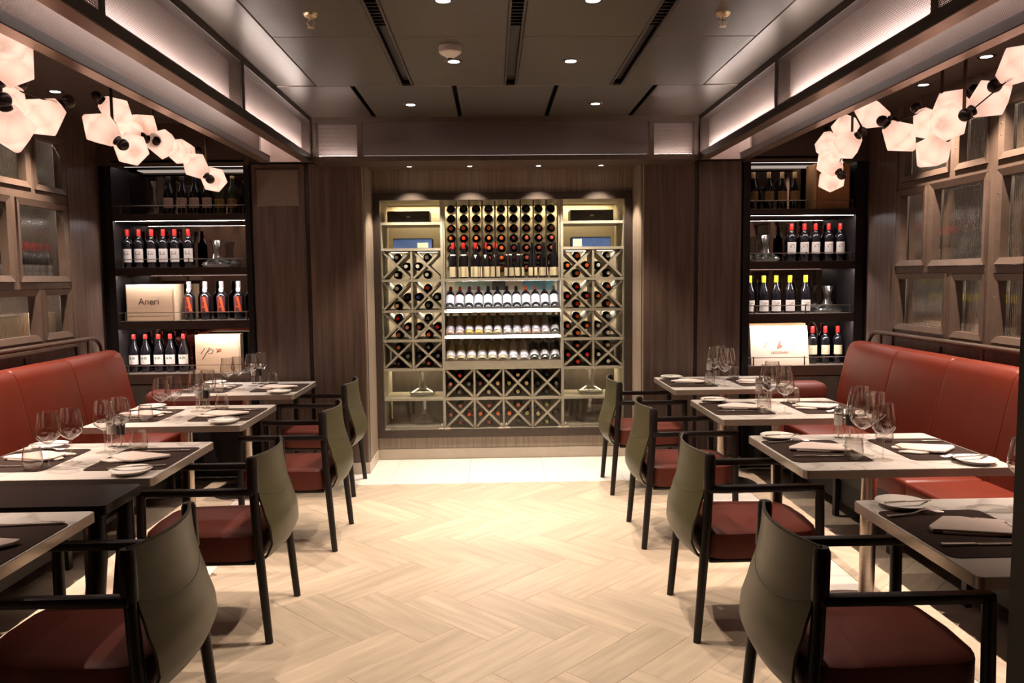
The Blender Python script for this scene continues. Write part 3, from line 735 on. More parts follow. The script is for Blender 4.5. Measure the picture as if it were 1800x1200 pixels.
# ------------------------------------------------------------------ display niches
def niche(x0, x1, label, fxo0, fxo1):
    t = thing('display_shelving', label, 'shelving', ((x0 + x1) / 2, YB, 0))
    c = (x0 + x1) / 2
    def bx(nm, mt, a, b, y0, y1, z0, z1, par=t): return MB().box(a - c, b - c, y0, y1, z0, z1).build(nm, mt, par)
    bx('side_frame', 'black', fxo0, x0, -0.012, 0.32, 0.0, 2.432)
    bx('side_frame', 'black', x1, fxo1, -0.012, 0.32, 0.0, 2.432)
    bx('back_mirror', 'mirror', x0, x1, 0.30, 0.31, 0.745, 2.46)
    bx('top_box', 'black', x0, x1, 0.0, 0.30, 2.46, 2.475)
    bx('top_light', 'led_top', x0 + 0.02, x1 - 0.02, 0.06, 0.19, 2.452, 2.4595)
    for i, (zt, zb) in enumerate(((2.067, 2.015), (1.655, 1.600), (1.239, 1.180), (0.822, 0.745))):
        sh = bx('shelf', 'dark_metal' if i < 3 else 'bronze', x0, x1, -0.006, 0.30, zb, zt)
        bx('shelf_top', 'table_edge', x0 + 0.004, x1 - 0.004, 0.004, 0.298, zt, zt + 0.0015, sh)
        if i < 3:
            MB().plate(x0 + 0.01 - c, x1 - 0.01 - c, 0.002, 0.014 if i else 0.009, zb - 0.0006).build('led_strip', 'led_niche', sh)
            if i: bx('shelf_lip', 'dark_metal', x0, x1, -0.006, 0.001, zb - 0.006, zb, sh)
        MB().tube([(x0 - c, 0.014, zt + 0.066), (x1 - c, 0.014, zt + 0.066)], 0.0032, 6).build('gallery_rail', 'rail', sh)
        for xx in (x0 + 0.05, x0 + (x1 - x0) * 0.55, x1 - 0.02):
            MB().tube([(xx - c, 0.014, zt), (xx - c, 0.014, zt + 0.074)], 0.0055, 6).build('rail_post', 'bronze', sh)
    return t
niche(-2.920, -1.908, 'left wine display shelving with mirror back beside the left banquette', -2.970, -1.866)
niche(2.038, 2.879, 'right wine display shelving with mirror back beside the right banquette', 1.984, 2.947)
YS = 6.35
S1, S2, S3, S4 = 2.0685, 1.6565, 1.2405, 0.8235
ords = ['first', 'second', 'third', 'fourth', 'fifth', 'sixth', 'seventh', 'eighth', 'ninth', 'tenth', 'eleventh', 'twelfth']
for i, x in enumerate((-2.547, -2.440, -2.345, -2.246)):
    bottle('%s pink-labelled dark wine bottle from left, top shelf, left niche' % ords[i], (x, YS, S1), 'burgundy', 'wine_dark', 'black', ('label_pink', 0.055, 0.135), group='bottles on left niche top shelf')
for i, x in enumerate((-2.147, -2.047)):
    bottle('%s gold-labelled wine bottle from left, top shelf, left niche' % ords[i], (x, YS, S1), 'burgundy', 'wine_green', 'tan', ('label_gold', 0.055, 0.125), cap_len=0.02, group='bottles on left niche top shelf')
for i, x in enumerate((-2.890, -2.800, -2.700, -2.607, -2.517, -2.410)):
    bottle('%s red-capped white-labelled bottle from left, second shelf, left niche' % ords[i], (x, YS, S2), 'bordeaux', 'wine_dark', 'red', ('label_white', 0.045, 0.150), group='red-capped bottles on left niche second shelf')
def a_label(t):
    """tall dark label with a big orange letter A wrapped round the bottle"""
    R = BR['broad'] + 0.0016
    def wrap(pts, nm, mt, lift):
        mb = MB(); rows = 6; vs = []; fs = []
        (l0, r0), (l1, r1), za, zb = pts
        for i in range(rows + 1):
            f = i / rows; z = za + (zb - za) * f
            for q in range(4):
                u = (l0 + (l1 - l0) * f) + ((r0 + (r1 - r0) * f) - (l0 + (l1 - l0) * f)) * q / 3
                an = -PI / 2 + u / R
                vs.append(((R + lift) * math.cos(an), (R + lift) * math.sin(an), z))
        for i in range(rows):
            for q in range(3):
                a = i * 4 + q; fs.append((a, a + 1, a + 5, a + 4))
        key = (nm, mt)
        if key not in LABM: LABM[key] = mb.add(vs, fs, True).mesh(nm, mt)
        put(nm, LABM[key], t)
    wrap(((-0.026, -0.018), (-0.010, -0.004), 0.062, 0.182), 'letter_stroke', 'print_red', 0.0004)
    wrap(((0.012, 0.034), (-0.006, 0.010), 0.062, 0.182), 'letter_stem', 'print_orange', 0.0006)
    wrap(((-0.017, 0.012), (-0.016, 0.010), 0.098, 0.106), 'letter_bar', 'print_orange', 0.0005)
    key = 'neck_tag'
    if key not in LABM: LABM[key] = MB().lathe([(0.0185, 0.222), (0.0215, 0.228), (0.0215, 0.246), (0.0180, 0.252)], 12, a0=-PI/2 - 0.9, a1=-PI/2 + 0.9).mesh('neck_tag', 'label_bright')
    put('neck_tag', LABM[key], t)
for i, x in enumerate((-2.422, -2.295, -2.165, -2.030)):
    bottle('%s dark bottle from left with big orange A label, left niche' % ords[i], (x, YS, S3), 'broad', 'wine_dark', 'silver', ('label_dark', 0.06, 0.185, 0.85), group='orange-A bottles on left niche third shelf', extra=a_label, cap_len=0.06, cap_r=0.0178)
for i, x in enumerate((-2.880, -2.787, -2.682, -2.590, -2.485)):
    bottle('%s red-capped green-script-label bottle from left, bottom shelf, left niche' % ords[i], (x, YS, S4), 'burgundy', 'wine_dark', 'red', ('label_green', 0.065, 0.140), group='red-capped bottles on left niche bottom shelf', cap_len=0.036)
for i, x in enumerate((2.110, 2.236, 2.344, 2.447)):
    bottle('%s gold-labelled tan-capped bottle from left, top shelf, right niche' % ords[i], (x, YS, S1), 'burgundy', 'wine_dark', 'tan', ('label_gold', 0.07, 0.150), group='bottles on right niche top shelf', cap_len=0.06)
for i, x in enumerate((2.428, 2.533, 2.625, 2.732, 2.826)):
    bottle('%s red-capped white-labelled bottle from left, second shelf, right niche' % ords[i], (x, YS, S2), 'bordeaux', 'wine_dark', 'red', ('label_white', 0.060, 0.155), group='red-capped bottles on right niche second shelf')
for i, x in enumerate((2.094, 2.208, 2.309, 2.423, 2.552)):
    bottle('%s yellow-capped white-labelled bottle from left, third shelf, right niche' % ords[i], (x, YS, S3), 'burgundy', 'wine_dark', 'yellow', ('label_white', 0.015, 0.105), group='yellow-capped bottles on right niche third shelf', cap_len=0.062, cap_r=0.0175)
for i, x in enumerate((2.617, 2.722, 2.826)):
    bottle('%s red-capped cream-labelled bottle from left, bottom shelf, right niche' % ords[i], (x, YS, S4), 'bordeaux', 'wine_dark', 'red', ('label_cream', 0.075, 0.150), group='red-capped bottles on right niche bottom shelf')

# ---- decanters
dec_me = MB().lathe([(0.002, 0.003), (0.07, 0.002), (0.105, 0.010), (0.118, 0.022), (0.112, 0.036), (0.080, 0.052), (0.045, 0.068), (0.031, 0.095), (0.027, 0.130), (0.032, 0.170), (0.046, 0.215),
                     (0.0445, 0.215), (0.030, 0.170), (0.025, 0.130), (0.029, 0.095), (0.043, 0.066), (0.078, 0.050), (0.108, 0.034), (0.113, 0.022), (0.10, 0.013), (0.002, 0.008)], 28).mesh('decanter', 'crystal')
tall_me = MB().lathe([(0.002, 0.003), (0.045, 0.002), (0.052, 0.012), (0.050, 0.06), (0.042, 0.12), (0.022, 0.165), (0.018, 0.20), (0.026, 0.27), (0.0245, 0.27), (0.0165, 0.20), (0.020, 0.165), (0.040, 0.12), (0.048, 0.06), (0.049, 0.015), (0.002, 0.008)], 24).mesh('decanter', 'glass')
def decanter(label, loc, me=None, sc=1.0):
    o = put('decanter', me or dec_me, None, loc); o.scale = (sc,) * 3
    return tag(o, label, 'decanter', 'glass decanters')
decanter('wide-based clear glass decanter right of the red-capped bottles, left niche', (-2.190, 6.345, S2))
decanter('slim clear glass carafe left of the bottles on the left niche top shelf', (-2.664, 6.36, S1), tall_me)
decanter('wide-based clear glass decanter left of red-capped bottles, right niche', (2.215, 6.345, S2))
decanter('wide-based clear glass decanter beside yellow-capped bottles, right niche', (2.732, 6.345, S3))

# ---- wine cases
def text_on(parent, body, size, loc, mt, rot=(PI / 2, 0, 0), shear=0.0, name='lettering'):
    me = text_mesh(body, size, 0.0004, shear); me.materials.append(M[mt])
    return put(name, me, parent, loc, rot)
bx1 = thing('wine_case', 'pale wooden wine case with dark serif lettering on the left niche', 'wine case', (-2.690, 6.235, S3), 0.0)
MB().rbox(-0.180, 0.180, 0, 0.20, 0, 0.285, 0.003, 1, False).build('crate', 'box_wood', bx1)
MB().box(0.184, 0.195, 0.0, 0.20, 0.0, 0.285).build('sliding_lid', 'box_wood', bx1)
text_on(bx1, 'Aneri', 0.072, (-0.005, -0.0008, 0.150), 'print_dark')
for xx, zz, w in ((-0.10, 0.108, 0.028), (-0.045, 0.109, 0.024), (0.00, 0.109, 0.018), (0.04, 0.109, 0.03), (-0.120, 0.070, 0.010), (0.085, 0.072, 0.007), (0.09, 0.04, 0.006)):
    MB().box(xx, xx + w, -0.0008, 0, zz, zz + (0.004 if zz > 0.1 else 0.007)).build('print_mark', 'print_pale', bx1)
bx2 = thing('wine_case', 'pale wooden wine case with slanted brush script on the left niche', 'wine case', (-2.185, 6.255, S4), 0.16)
MB().rbox(-0.165, 0.165, 0, 0.165, 0, 0.300, 0.003, 1, False).build('crate', 'box_wood', bx2)
MB().box(0.1665, 0.176, 0.0, 0.165, 0.0, 0.300).build('sliding_lid', 'box_wood', bx2)
for (xa, za, xb, zb, w) in ((-0.125, 0.150, -0.09, 0.198, 0.006), (-0.115, 0.105, -0.055, 0.200, 0.007), (-0.075, 0.160, -0.045, 0.190, 0.005), (-0.07, 0.150, -0.035, 0.155, 0.005), (-0.04, 0.155, -0.03, 0.178, 0.006), (-0.03, 0.178, -0.05, 0.186, 0.005), (-0.008, 0.190, 0.0, 0.182, 0.006), (-0.004, 0.158, 0.012, 0.182, 0.010)):
    MB().tube([(xa, -0.0004, za), (xb, -0.0004, zb)], w * 0.5, 6, flat=0.1).build('script_stroke', 'print_dark', bx2)
MB().lathe([(0.0005, 0), (0.012, 0.0005), (0.0005, 0.001)], 12).xf(Matrix.Translation((0.020, -0.0012, 0.178)) @ Matrix.Rotation(PI / 2, 4, 'X')).build('print_dot', 'print_orange', bx2)
MB().lathe([(0.0005, 0), (0.020, 0.0005), (0.0005, 0.001)], 12).xf(Matrix.Translation((0.075, -0.0012, 0.235)) @ Matrix.Scale(0.45, 4, (0, 0, 1)) @ Matrix.Rotation(PI / 2, 4, 'X')).build('print_oval', 'print_pale', bx2)
bx3 = thing('wine_case', 'bright white wooden wine case with arched lettering in the right niche', 'wine case', (2.318, 6.245, S4), 0.0)
mb = MB()
pr = [(0.0, 0.0), (0.17, 0.0), (0.17, 0.315), (0.060, 0.315)]
v = [(-0.235, y, z) for y, z in pr] + [(0.235, y, z) for y, z in pr]
mb.add(v, [(0, 1, 2, 3), (7, 6, 5, 4), (0, 4, 5, 1), (1, 5, 6, 2), (2, 6, 7, 3), (3, 7, 4, 0)]).build('crate', 'box_white', bx3)
MB().box(-0.235, 0.225, 0.07, 0.16, 0.316, 0.334).build('top_board', 'box_tan', bx3)
tilt = math.atan2(0.060, 0.315)
def on_slope(x, h): return (x, 0.0605 / 0.315 * h - 0.0012, h)
text_on(bx3, 'LEOGNAN', 0.030, on_slope(0.0, 0.100), 'print_mid', (PI / 2 - tilt, 0, 0))
arc = 'DOMAINE DE CHEVALIER'
for i, ch in enumerate(arc):
    if ch == ' ': continue
    an = math.radians(152 - i * (124 / (len(arc) - 1)))
    me = text_mesh(ch, 0.026, 0.0003); me.materials.append(M['print_mid'])
    o = put('letter', me, bx3, on_slope(0.135 * math.cos(an), 0.085 + 0.135 * math.sin(an)))
    o.rotation_euler = (Matrix.Rotation(PI / 2 - tilt, 3, 'X') @ Matrix.Rotation(an - PI / 2, 3, 'Z')).to_euler()
for (x, h, rx, rz) in ((0.0, 0.152, 0.016, 0.022), (0.004, 0.180, 0.010, 0.010), (-0.014, 0.140, 0.008, 0.014), (0.016, 0.150, 0.006, 0.012)):
    MB().lathe([(0.0005, 0), (1.0, 0.0004), (0.0005, 0.0008)], 10).xf(Matrix.Translation(on_slope(x, h)) @ Matrix.Rotation(PI / 2 - tilt, 4, 'X') @ Matrix.Diagonal((rx, rz, 1, 1))).build('crest_shape', 'print_mid', bx3)
bx4 = thing('wine_case', 'tall tan wooden wine case on the right niche top shelf', 'wine case', (2.715, 6.235, S1), 0.0)
MB().rbox(-0.130, 0.130, 0, 0.21, 0, 0.358, 0.003, 1, False).build('crate', 'box_tan', bx4)
MB().box(-0.138, -0.1315, 0.0, 0.21, 0.0, 0.358).build('sliding_lid', 'box_tan', bx4)
text_on(bx4, 'Dal', 0.040, (-0.085, -0.0008, 0.270), 'print_red', shear=0.3)

# ---- bottles and cases behind the reeded windows
def stock(X, s, rows):
    for (y, z, kind, glass, cap, lab, label) in rows:
        o = bottle(label, (X + s * 0.22, y, z), kind, glass, cap, lab, group='bottles behind the reeded wall windows')
        o.rotation_euler = (0, 0, s * -PI / 2 if s > 0 else PI / 2)
q = []
for i, y in enumerate((5.19, 5.275, 5.36, 5.445, 5.53, 5.615, 5.70)):
    q.append((y, 1.521, 'bordeaux', 'wine_dark', 'red', ('label_white', 0.045, 0.15, 1.5), '%s red-capped bottle from front behind the left reeded windows' % ords[i]))
for i, y in enumerate((5.46, 5.60)):
    q.append((y, 2.133, 'burgundy', 'wine_green', 'tan', ('label_gold', 0.055, 0.135, 1.5), '%s gold-labelled bottle from front behind the top left window' % ords[i]))
for i, y in enumerate((4.85, 4.97)):
    q.append((y, 2.133, 'burgundy', 'wine_dark', 'tan', ('label_pink', 0.055, 0.135, 1.5), '%s pink-labelled bottle from front behind the top left window' % ords[i]))
stock(XL, -1, q)
q = []
for i, y in enumerate((5.40, 5.49, 5.58, 5.67)):
    q.append((y, 1.566, 'bordeaux', 'wine_dark', 'red', ('label_white', 0.06, 0.155, 1.5), '%s red-capped bottle from front behind the right reeded windows' % ords[i]))
for i, y in enumerate((4.74, 4.83, 4.92, 5.01, 5.10, 5.19, 5.28, 5.37, 5.46, 5.55, 5.64)):
    q.append((y, 1.106, 'burgundy', 'wine_dark', 'yellow', ('label_white', 0.015, 0.105, 1.5), '%s yellow-capped bottle from front behind the right reeded windows' % ords[i]))
for i, y in enumerate((4.76, 4.86, 4.96, 5.06, 5.16, 5.26)):
    q.append((y, 1.566, 'burgundy', 'wine_clear', 'white', ('label_white', 0.05, 0.13, 1.5), '%s clear bottle from front behind the right reeded windows' % ords[i]))
stock(XR, 1, q)
for i, (y0, y1) in enumerate(((5.40, 5.66), (4.86, 5.26))):
    t = thing('wine_case', ['pale wooden case behind the small lower left window', 'pale wooden case behind the wide lower left window'][i], 'wine case', (XL - 0.20, (y0 + y1) / 2, 1.127))
    MB().rbox(-0.09, 0.09, -(y1 - y0) / 2, (y1 - y0) / 2, 0, 0.20, 0.003, 1, False).build('crate', 'box_wood', t)
    MB().box(-0.09, 0.09, -(y1 - y0) / 2, (y1 - y0) / 2, 0.2015, 0.212).build('lid', 'box_white', t)

# ------------------------------------------------------------------ wine cellar cabinet
CXL, CXR, CM1, CM2 = -0.935, 1.124, -0.425, 0.599
CZ0, CZ1 = 0.252, 2.203
cc = 0.0945
cel = thing('wine_cabinet', 'large glass-fronted wine cellar cabinet with lattice racks in the back wall', 'wine cabinet', (cc, YC, 0))
def cb(nm, mt, x0, x1, y0, y1, z0, z1, par=None): return MB().box(x0 - cc, x1 - cc, y0, y1, z0, z1).build(nm, mt, par or cel)
cb('frame_side', 'frame_dark', -0.992, CXL, -0.03, 0.03, 0.19, 2.262); cb('frame_side', 'frame_dark', CXR, 1.186, -0.03, 0.03, 0.19, 2.262)
cb('frame_top', 'frame_dark', CXL, CXR, -0.03, 0.03, CZ1, 2.262); cb('frame_bottom', 'frame_dark', CXL, CXR, -0.03, 0.03, 0.19, CZ0)
cb('side_wall', 'rack', CXL - 0.02, CXL, 0.03, 0.56, CZ0, CZ1); cb('side_wall', 'rack', CXR, CXR + 0.02, 0.03, 0.56, CZ0, CZ1)
cb('roof', 'rack', CXL, CXR, 0.03, 0.56, CZ1, CZ1 + 0.02); cb('bottom_board', 'rack', CXL, CXR, 0.03, 0.56, CZ0 - 0.02, CZ0)
BKY = 0.555
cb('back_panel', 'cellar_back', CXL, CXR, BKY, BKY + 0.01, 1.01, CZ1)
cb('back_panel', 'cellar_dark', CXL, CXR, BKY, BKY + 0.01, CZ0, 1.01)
for x0, x1, mt in ((-0.34, -0.02, 'cellar_green'), (0.0, 0.12, 'cellar_dark'), (0.28, 0.57, 'cellar_blue')):
    cb('back_picture', mt, x0, x1, BKY - 0.012, BKY - 0.002, 1.30, 1.52)
for x in (CM1, CM2):
    cb('divider', 'rack', x - 0.011, x + 0.011, 0.05, 0.45, CZ0, CZ1)
def hshelf(x0, x1, z, th=0.022, y1=0.45): return cb('shelf', 'rack', x0, x1, 0.05, y1, z - th / 2, z + th / 2)
rowsz = (1.796, 1.533, 1.269, 1.017, 0.768)
for a, b in ((CXL, CM1 - 0.011), (CM2 + 0.011, CXR)):
    for z in (2.015,) + rowsz + (0.509,): hshelf(a, b, z)
    hshelf(a, b, CZ0 + 0.011)
A, Bx = CM1 + 0.011, CM2 - 0.011
for z in (1.535, 0.775, 0.510): hshelf(A, Bx, z)
cb('shelf_fascia', 'rack', A, Bx, 0.052, 0.066, 0.786, 0.835)
def xcell(x0, x1, z0, z1):
    zc, xm, w, h = (z0 + z1) / 2, (x0 + x1) / 2, x1 - x0, z1 - z0
    Ld = math.hypot(w, h); an = math.atan2(h, w)
    for sg in (-1, 1):
        o = MB().box(-Ld / 2 + 0.01, Ld / 2 - 0.01, 0.062, 0.44, -0.0085, 0.0085).build('lattice_slat', 'rack', cel, (xm - cc, 0.001 * sg, zc))
        o.rotation_euler = (0, -sg * an, 0)
CAPP = {'L': ['white', 'white', 'white', 'red', 'black', 'blue', 'red', 'rust', 'tan', 'red'], 'R': ['orange', 'orange', 'white', 'red', 'orange', 'orange', 'orange', 'white', 'red', 'white'],
        'C': ['red', 'wine', 'rust', 'red', 'tan', 'wine', 'rust', 'tan', 'olive', 'red', 'grey']}
def rack_bottles(x0, x1, z0, z1, caps, where, skip=()):
    zc, xm = (z0 + z1) / 2, (x0 + x1) / 2
    hw = (x1 - x0) / 2
    r = 0.0375
    spots = [('top', xm + random.uniform(-.003, .003), zc + r * 1.414 + 0.013), ('left', x0 + r + 0.004, zc - hw + r * 2.414 + 0.019), ('right', x1 - r - 0.004, zc - hw + r * 2.414 + 0.019), ('bottom', xm + random.uniform(-.004, .004), z0 + r + 0.001)]
    for (nm, x, z), cp in zip(spots, caps):
        if nm in skip or cp is None: continue
        bottle('%s-capped bottle lying in %s wedge, %s' % (cp, nm, where), (x, YC + 0.385 + random.uniform(-0.008, 0.008), z), 'bordeaux', 'wine_dark', cp, None, rot=(PI / 2, 0, 0), group='bottles lying in the cellar lattice racks', cap_len=0.03)
rowname = ['top row', 'second row', 'third row', 'bottom row']
for side, xa, xb in (('L', CXL, CM1 - 0.011), ('R', CM2 + 0.011, CXR)):
    xm = (xa + xb) / 2
    cb('cell_divider', 'rack', xm - 0.008, xm + 0.008, 0.054, 0.44, rowsz[4], rowsz[0])
    for r in range(4):
        for c, (p, qx) in enumerate(((xa, xm - 0.008), (xm + 0.008, xb))):
            z0, z1 = rowsz[r + 1] + 0.011, rowsz[r] - 0.011
            xcell(p, qx, z0, z1)
            if side == 'L':
                base = [['white', None, 'white', 'white'], ['white', 'white', None, 'white'], ['white', None, 'black', 'tan'], ['red', 'blue', 'grey', 'grey'], ['red', None, 'pink', 'rust'], ['grey', 'rust', 'red', 'orange'], ['rust', None, 'grey', 'black'], ['grey', 'black', 'grey', 'rust']][r * 2 + c]
            else:
                base = [['orange', 'orange', 'orange', 'orange'], ['white', 'white', None, 'white'], ['red', 'red', 'red', 'red'], ['orange', 'orange', None, 'orange'], ['orange', 'orange', 'orange', 'orange'], ['white', 'white', None, 'white'], ['rust', 'red', 'red', 'red'], ['tan', 'white', None, 'white']][r * 2 + c]
            rack_bottles(p, qx, z0, z1, base, '%s %s column of the %s rack' % (rowname[r], ['outer', 'inner'][c if side == 'L' else 1 - c], 'left' if side == 'L' else 'right'))
cw = (Bx - A) / 4
for c in range(4):
    if c: cb('cell_divider', 'rack', A + cw * c - 0.008, A + cw * c + 0.008, 0.054, 0.44, CZ0, 0.764)
    for r, (z0, z1) in enumerate(((0.521, 0.764), (CZ0 + 0.004, 0.499))):
        p, qx = A + cw * c + (0.008 if c else 0), A + cw * (c + 1) - (0.008 if c < 3 else 0)
        xcell(p, qx, z0, z1)
        caps = [['red', 'pink', 'grey', 'grey'], ['wine', 'wine', 'tan', 'tan'], ['tan', 'olive', 'tan', 'tan'], ['black', 'black', 'grey', 'black'], ['rust', 'rust', 'red', 'rust'], ['rust', 'orange', 'orange', 'rust'], ['orange', 'orange', 'olive', 'black'], ['olive', 'tan', 'black', 'olive']][r * 4 + c]
        rack_bottles(p, qx, z0, z1, caps, '%s lower rack cell %s from left' % (['upper', 'lower'][r], ords[c]))
# tube rack at the top of the middle bay
tx = [-0.351 + 0.109 * i for i in range(9)]
for i in range(10):
    x = tx[0] - 0.0545 + 0.109 * i
    cb('rack_post', 'rail' if 0 < i < 9 else 'rack', x - 0.006, x + 0.006, 0.06, 0.074, 1.546, CZ1)
for i, x in enumerate(tx):
    for k in range(7):
        z = 2.150 - 0.0855 * k
        if k < 2: cp = 'black'
        elif i < 4: cp = 'red' if (i + k) % 4 == 0 else 'orange'
        elif i < 6: cp = 'orange' if i == 4 else 'wine'
        else: cp = 'rust'
        bottle('%s-capped bottle, %s tube column from left, %s down, top rack' % (cp, ords[i], ords[k]), (x + 0.0, YC + 0.455, z), 'bordeaux', 'wine_dark', cp, None, rot=(PI / 2, 0, 0), group='bottles in the upper tube rack', cap_len=0.03)
        MB_w = None
wire = MB().tube([(-0.048, 0, 0.012), (-0.036, 0, -0.022), (-0.015, 0, -0.0395), (0.015, 0, -0.0395), (0.036, 0, -0.022), (0.048, 0, 0.012)], 0.0022, 5).mesh('wire_cradle', 'rail')
for x in tx:
    for k in range(7):
        put('wire_cradle', wire, cel, (x - cc, 0.175, 2.150 - 0.0855 * k)); put('wire_cradle', wire, cel, (x - cc, 0.36, 2.150 - 0.0855 * k))
dx = (-0.332, -0.244, -0.141, -0.058, 0.028, 0.148, 0.238, 0.352, 0.445, 0.538)
def collar(mt, tri):
    def f(t):
        key = ('collar', mt, tri)
        if key not in LABM:
            R = 0.0405
            LABM[key] = MB().lathe([(0.034, 0.186), (0.030, 0.205)] if not tri else [(0.004, 0.172), (0.032, 0.196)], 8, a0=-PI/2 - 0.9, a1=-PI/2 + 0.9).mesh('neck_label', mt) if not tri else \
                MB().add([(0, -0.0405, 0.165), (0.013, -0.0335, 0.200), (-0.013, -0.0335, 0.200)], [(0, 1, 2)]).mesh('neck_label', mt)
        put('neck_label', LABM[key], t)
    return f
for i, x in enumerate(dx):
    if i < 5: bottle('%s red-capped cream-labelled display bottle from left, middle cellar shelf' % ords[i], (x, YC + 0.12, 1.5465), 'burgundy', 'wine_dark', 'red', ('label_cream', 0.012, 0.100, 1.4), extra=collar('label_bright', i > 1), group='display bottles on the cellar shelf', cap_len=0.06)
    else: bottle('%s dark-capped cream-labelled display bottle from left, middle cellar shelf' % ords[i], (x, YC + 0.12, 1.5465), 'burgundy', 'wine_dark', 'black', ('label_cream', 0.018, 0.090, 1.4), extra=collar('label_bright', False) if i < 7 else None, group='display bottles on the cellar shelf')
# sloping display rows
tiltb = math.radians(-52)
row = [(1.289, 12), (1.065, 12), (0.841, 11)]
for r, (z, n) in enumerate(row):
    cb('display_rail', 'steel', A, Bx, 0.056, 0.070, z - 0.006, z + 0.006)
    tray = MB().box(A - cc, Bx - cc, 0, 0.30, -0.006, 0.0).build('display_tray', 'rack', cel, (0, 0.075, z - 0.034)); tray.rotation_euler = (math.radians(38), 0, 0)
    if r < 2: MB().plate(A + 0.02 - cc, Bx - 0.02 - cc, 0.058, 0.069, z - 0.0065).build('display_led', 'led_cellar', cel)
    for i in range(n):
        x = A + 0.045 + (Bx - A - 0.09) * i / (n - 1)
        if r == 0:
            g, cp, lb, kd = 'wine_dark', ['wine', 'red', 'wine', 'wine', 'black', 'black', 'black', 'black', 'orange', 'orange', 'grey', 'grey'][i], ('label_bright', 0.045, 0.160, 1.4), 'bordeaux'
            nm = '%s bottle from left, upper sloping row of the cellar, white label' % ords[i]
        elif r == 1:
            g, cp = ['wine_rose', 'wine_rose', 'wine_gold', 'wine_gold', 'wine_straw', 'wine_straw', 'wine_clear', 'wine_clear', 'wine_rose', 'wine_rose', 'wine_clear', 'wine_green'][i], ['white', 'silver', 'silver', 'orange', 'red', 'red', 'white', 'white', 'silver', 'white', 'white', 'white'][i]
            lb, kd = ('label_bright', 0.035, 0.085, 1.4), 'bordeaux'
            nm = '%s bottle from left, middle sloping row of the cellar' % ords[i]
        else:
            g, cp = ['wine_straw'] * 6 + ['wine_clear', 'wine_clear', 'wine_green', 'wine_green', 'wine_green'], ['pink', 'white', 'pink', 'pink', 'white', 'white', 'pink', 'pink', 'white', 'white', 'wine']
            g, cp, lb, kd = g[i], cp[i], ('label_bright', 0.035, 0.095, 1.4), 'burgundy' if i < 6 else 'bordeaux'
            nm = '%s bottle from left, lower sloping row of the cellar' % ords[i]
        bottle(nm, (x, YC + 0.105, z - 0.005), kd, g, cp, lb, rot=(tiltb, 0, 0), group='bottles on the sloping cellar display', scale=0.97)
MB().plate(CXL + 0.05 - cc, CXR - 0.05 - cc, 0.49, 0.51, CZ1 - 0.0006).build('ceiling_led', 'led_yellow', cel)
cb('valance', 'rack', CXL, CXR, 0.474, 0.482, CZ1 - 0.010, CZ1)
MB().plate(A + 0.02 - cc, Bx - 0.02 - cc, 0.054, 0.070, 1.5232).build('ceiling_led', 'led_cellar', cel)
for a, b in ((CXL, CM1), (CM2, CXR)):
    
    for zz, mt in ((1.7845, 'fill_light_rack'), (1.5215, 'fill_light_rack'), (1.2575, 'fill_light_rack'), (0.7565, 'led_yellow')): MB().plate(a + 0.03 - cc, b - 0.03 - cc, 0.43, 0.448, zz).build('bay_fill_light', mt, cel)  # fill strips added at the rear of each bay to brighten the back panel
# glass doors with clamps
gx = (CXL, CM1, (CM1 + CM2) / 2, CM2, CXR)
for i in range(4):
    dr = cb('glass_door', 'pane', gx[i] + 0.003, gx[i + 1] - 0.003, 0.0, 0.006, CZ0 + 0.004, CZ1 - 0.004)
    cb('clamp', 'chrome', gx[i] + 0.006, gx[i] + 0.05, -0.006, 0.012, CZ0, CZ0 + 0.02, dr)
    cb('clamp', 'chrome', gx[i + 1] - 0.05, gx[i + 1] - 0.006, -0.006, 0.012, CZ0, CZ0 + 0.02, dr)
    MB().sphere(((gx[i + 1] - 0.02 if i in (0, 1) else gx[i] + 0.02) - cc, -0.012, CZ0 + 0.045), 0.011, 10, 8).build('knob', 'chrome', dr)
# gift boxes and decanters in the side bays
def gift(label, x, z, w, d, h, mt, mk):
    t = thing('gift_box', label, 'box', (x, YC + 0.12, z))
    MB().rbox(-w/2, w/2, 0, d, 0, h, 0.003, 1, False).build('carton', mt, t)
    mk(t, w, h)
def crest(t, w, h):
    MB().lathe([(0.0005, 0), (0.02, 0.0005), (0.0005, 0.001)], 8).xf(Matrix.Translation((0, -0.0012, h / 2)) @ Matrix.Scale(0.4, 4, (0, 0, 1)) @ Matrix.Rotation(PI / 2, 4, 'X')).build('crest', 'brass', t)
def patch(t, w, h):
    MB().box(-w * 0.05 + w * 0.18, w * 0.41, -0.001, 0, 0.005, h * 0.55).build('label', 'label_cream', t)
def patch2(t, w, h):
    MB().box(-w * 0.48, -w * 0.25, -0.001, 0, 0.005, h * 0.8).build('label', 'label_cream', t)
gift('long black gift box on the top left cellar shelf', -0.71, 2.0265, 0.36, 0.20, 0.098, 'gift_black', crest)
gift('long black gift box on the top right cellar shelf', 0.865, 2.0265, 0.37, 0.20, 0.098, 'gift_black', crest)
gift('blue gift box on the second left cellar shelf', -0.68, 1.8075, 0.33, 0.20, 0.086, 'gift_blue', patch)
gift('blue gift box on the second right cellar shelf', 0.86, 1.8075, 0.33, 0.20, 0.086, 'gift_blue', patch2)
for x, z, lb in ((-0.625, 0.5205, 'wide-based glass decanter, upper left bottom bay of the cellar'), (-0.610, 0.2745, 'wide-based glass decanter, lower left bottom bay of the cellar'),
                 (0.860, 0.5205, 'wide-based glass decanter, upper right bottom bay of the cellar'), (0.855, 0.2745, 'wide-based glass decanter, lower right bottom bay of the cellar')):
    decanter(lb, (x, YC + 0.22, z))

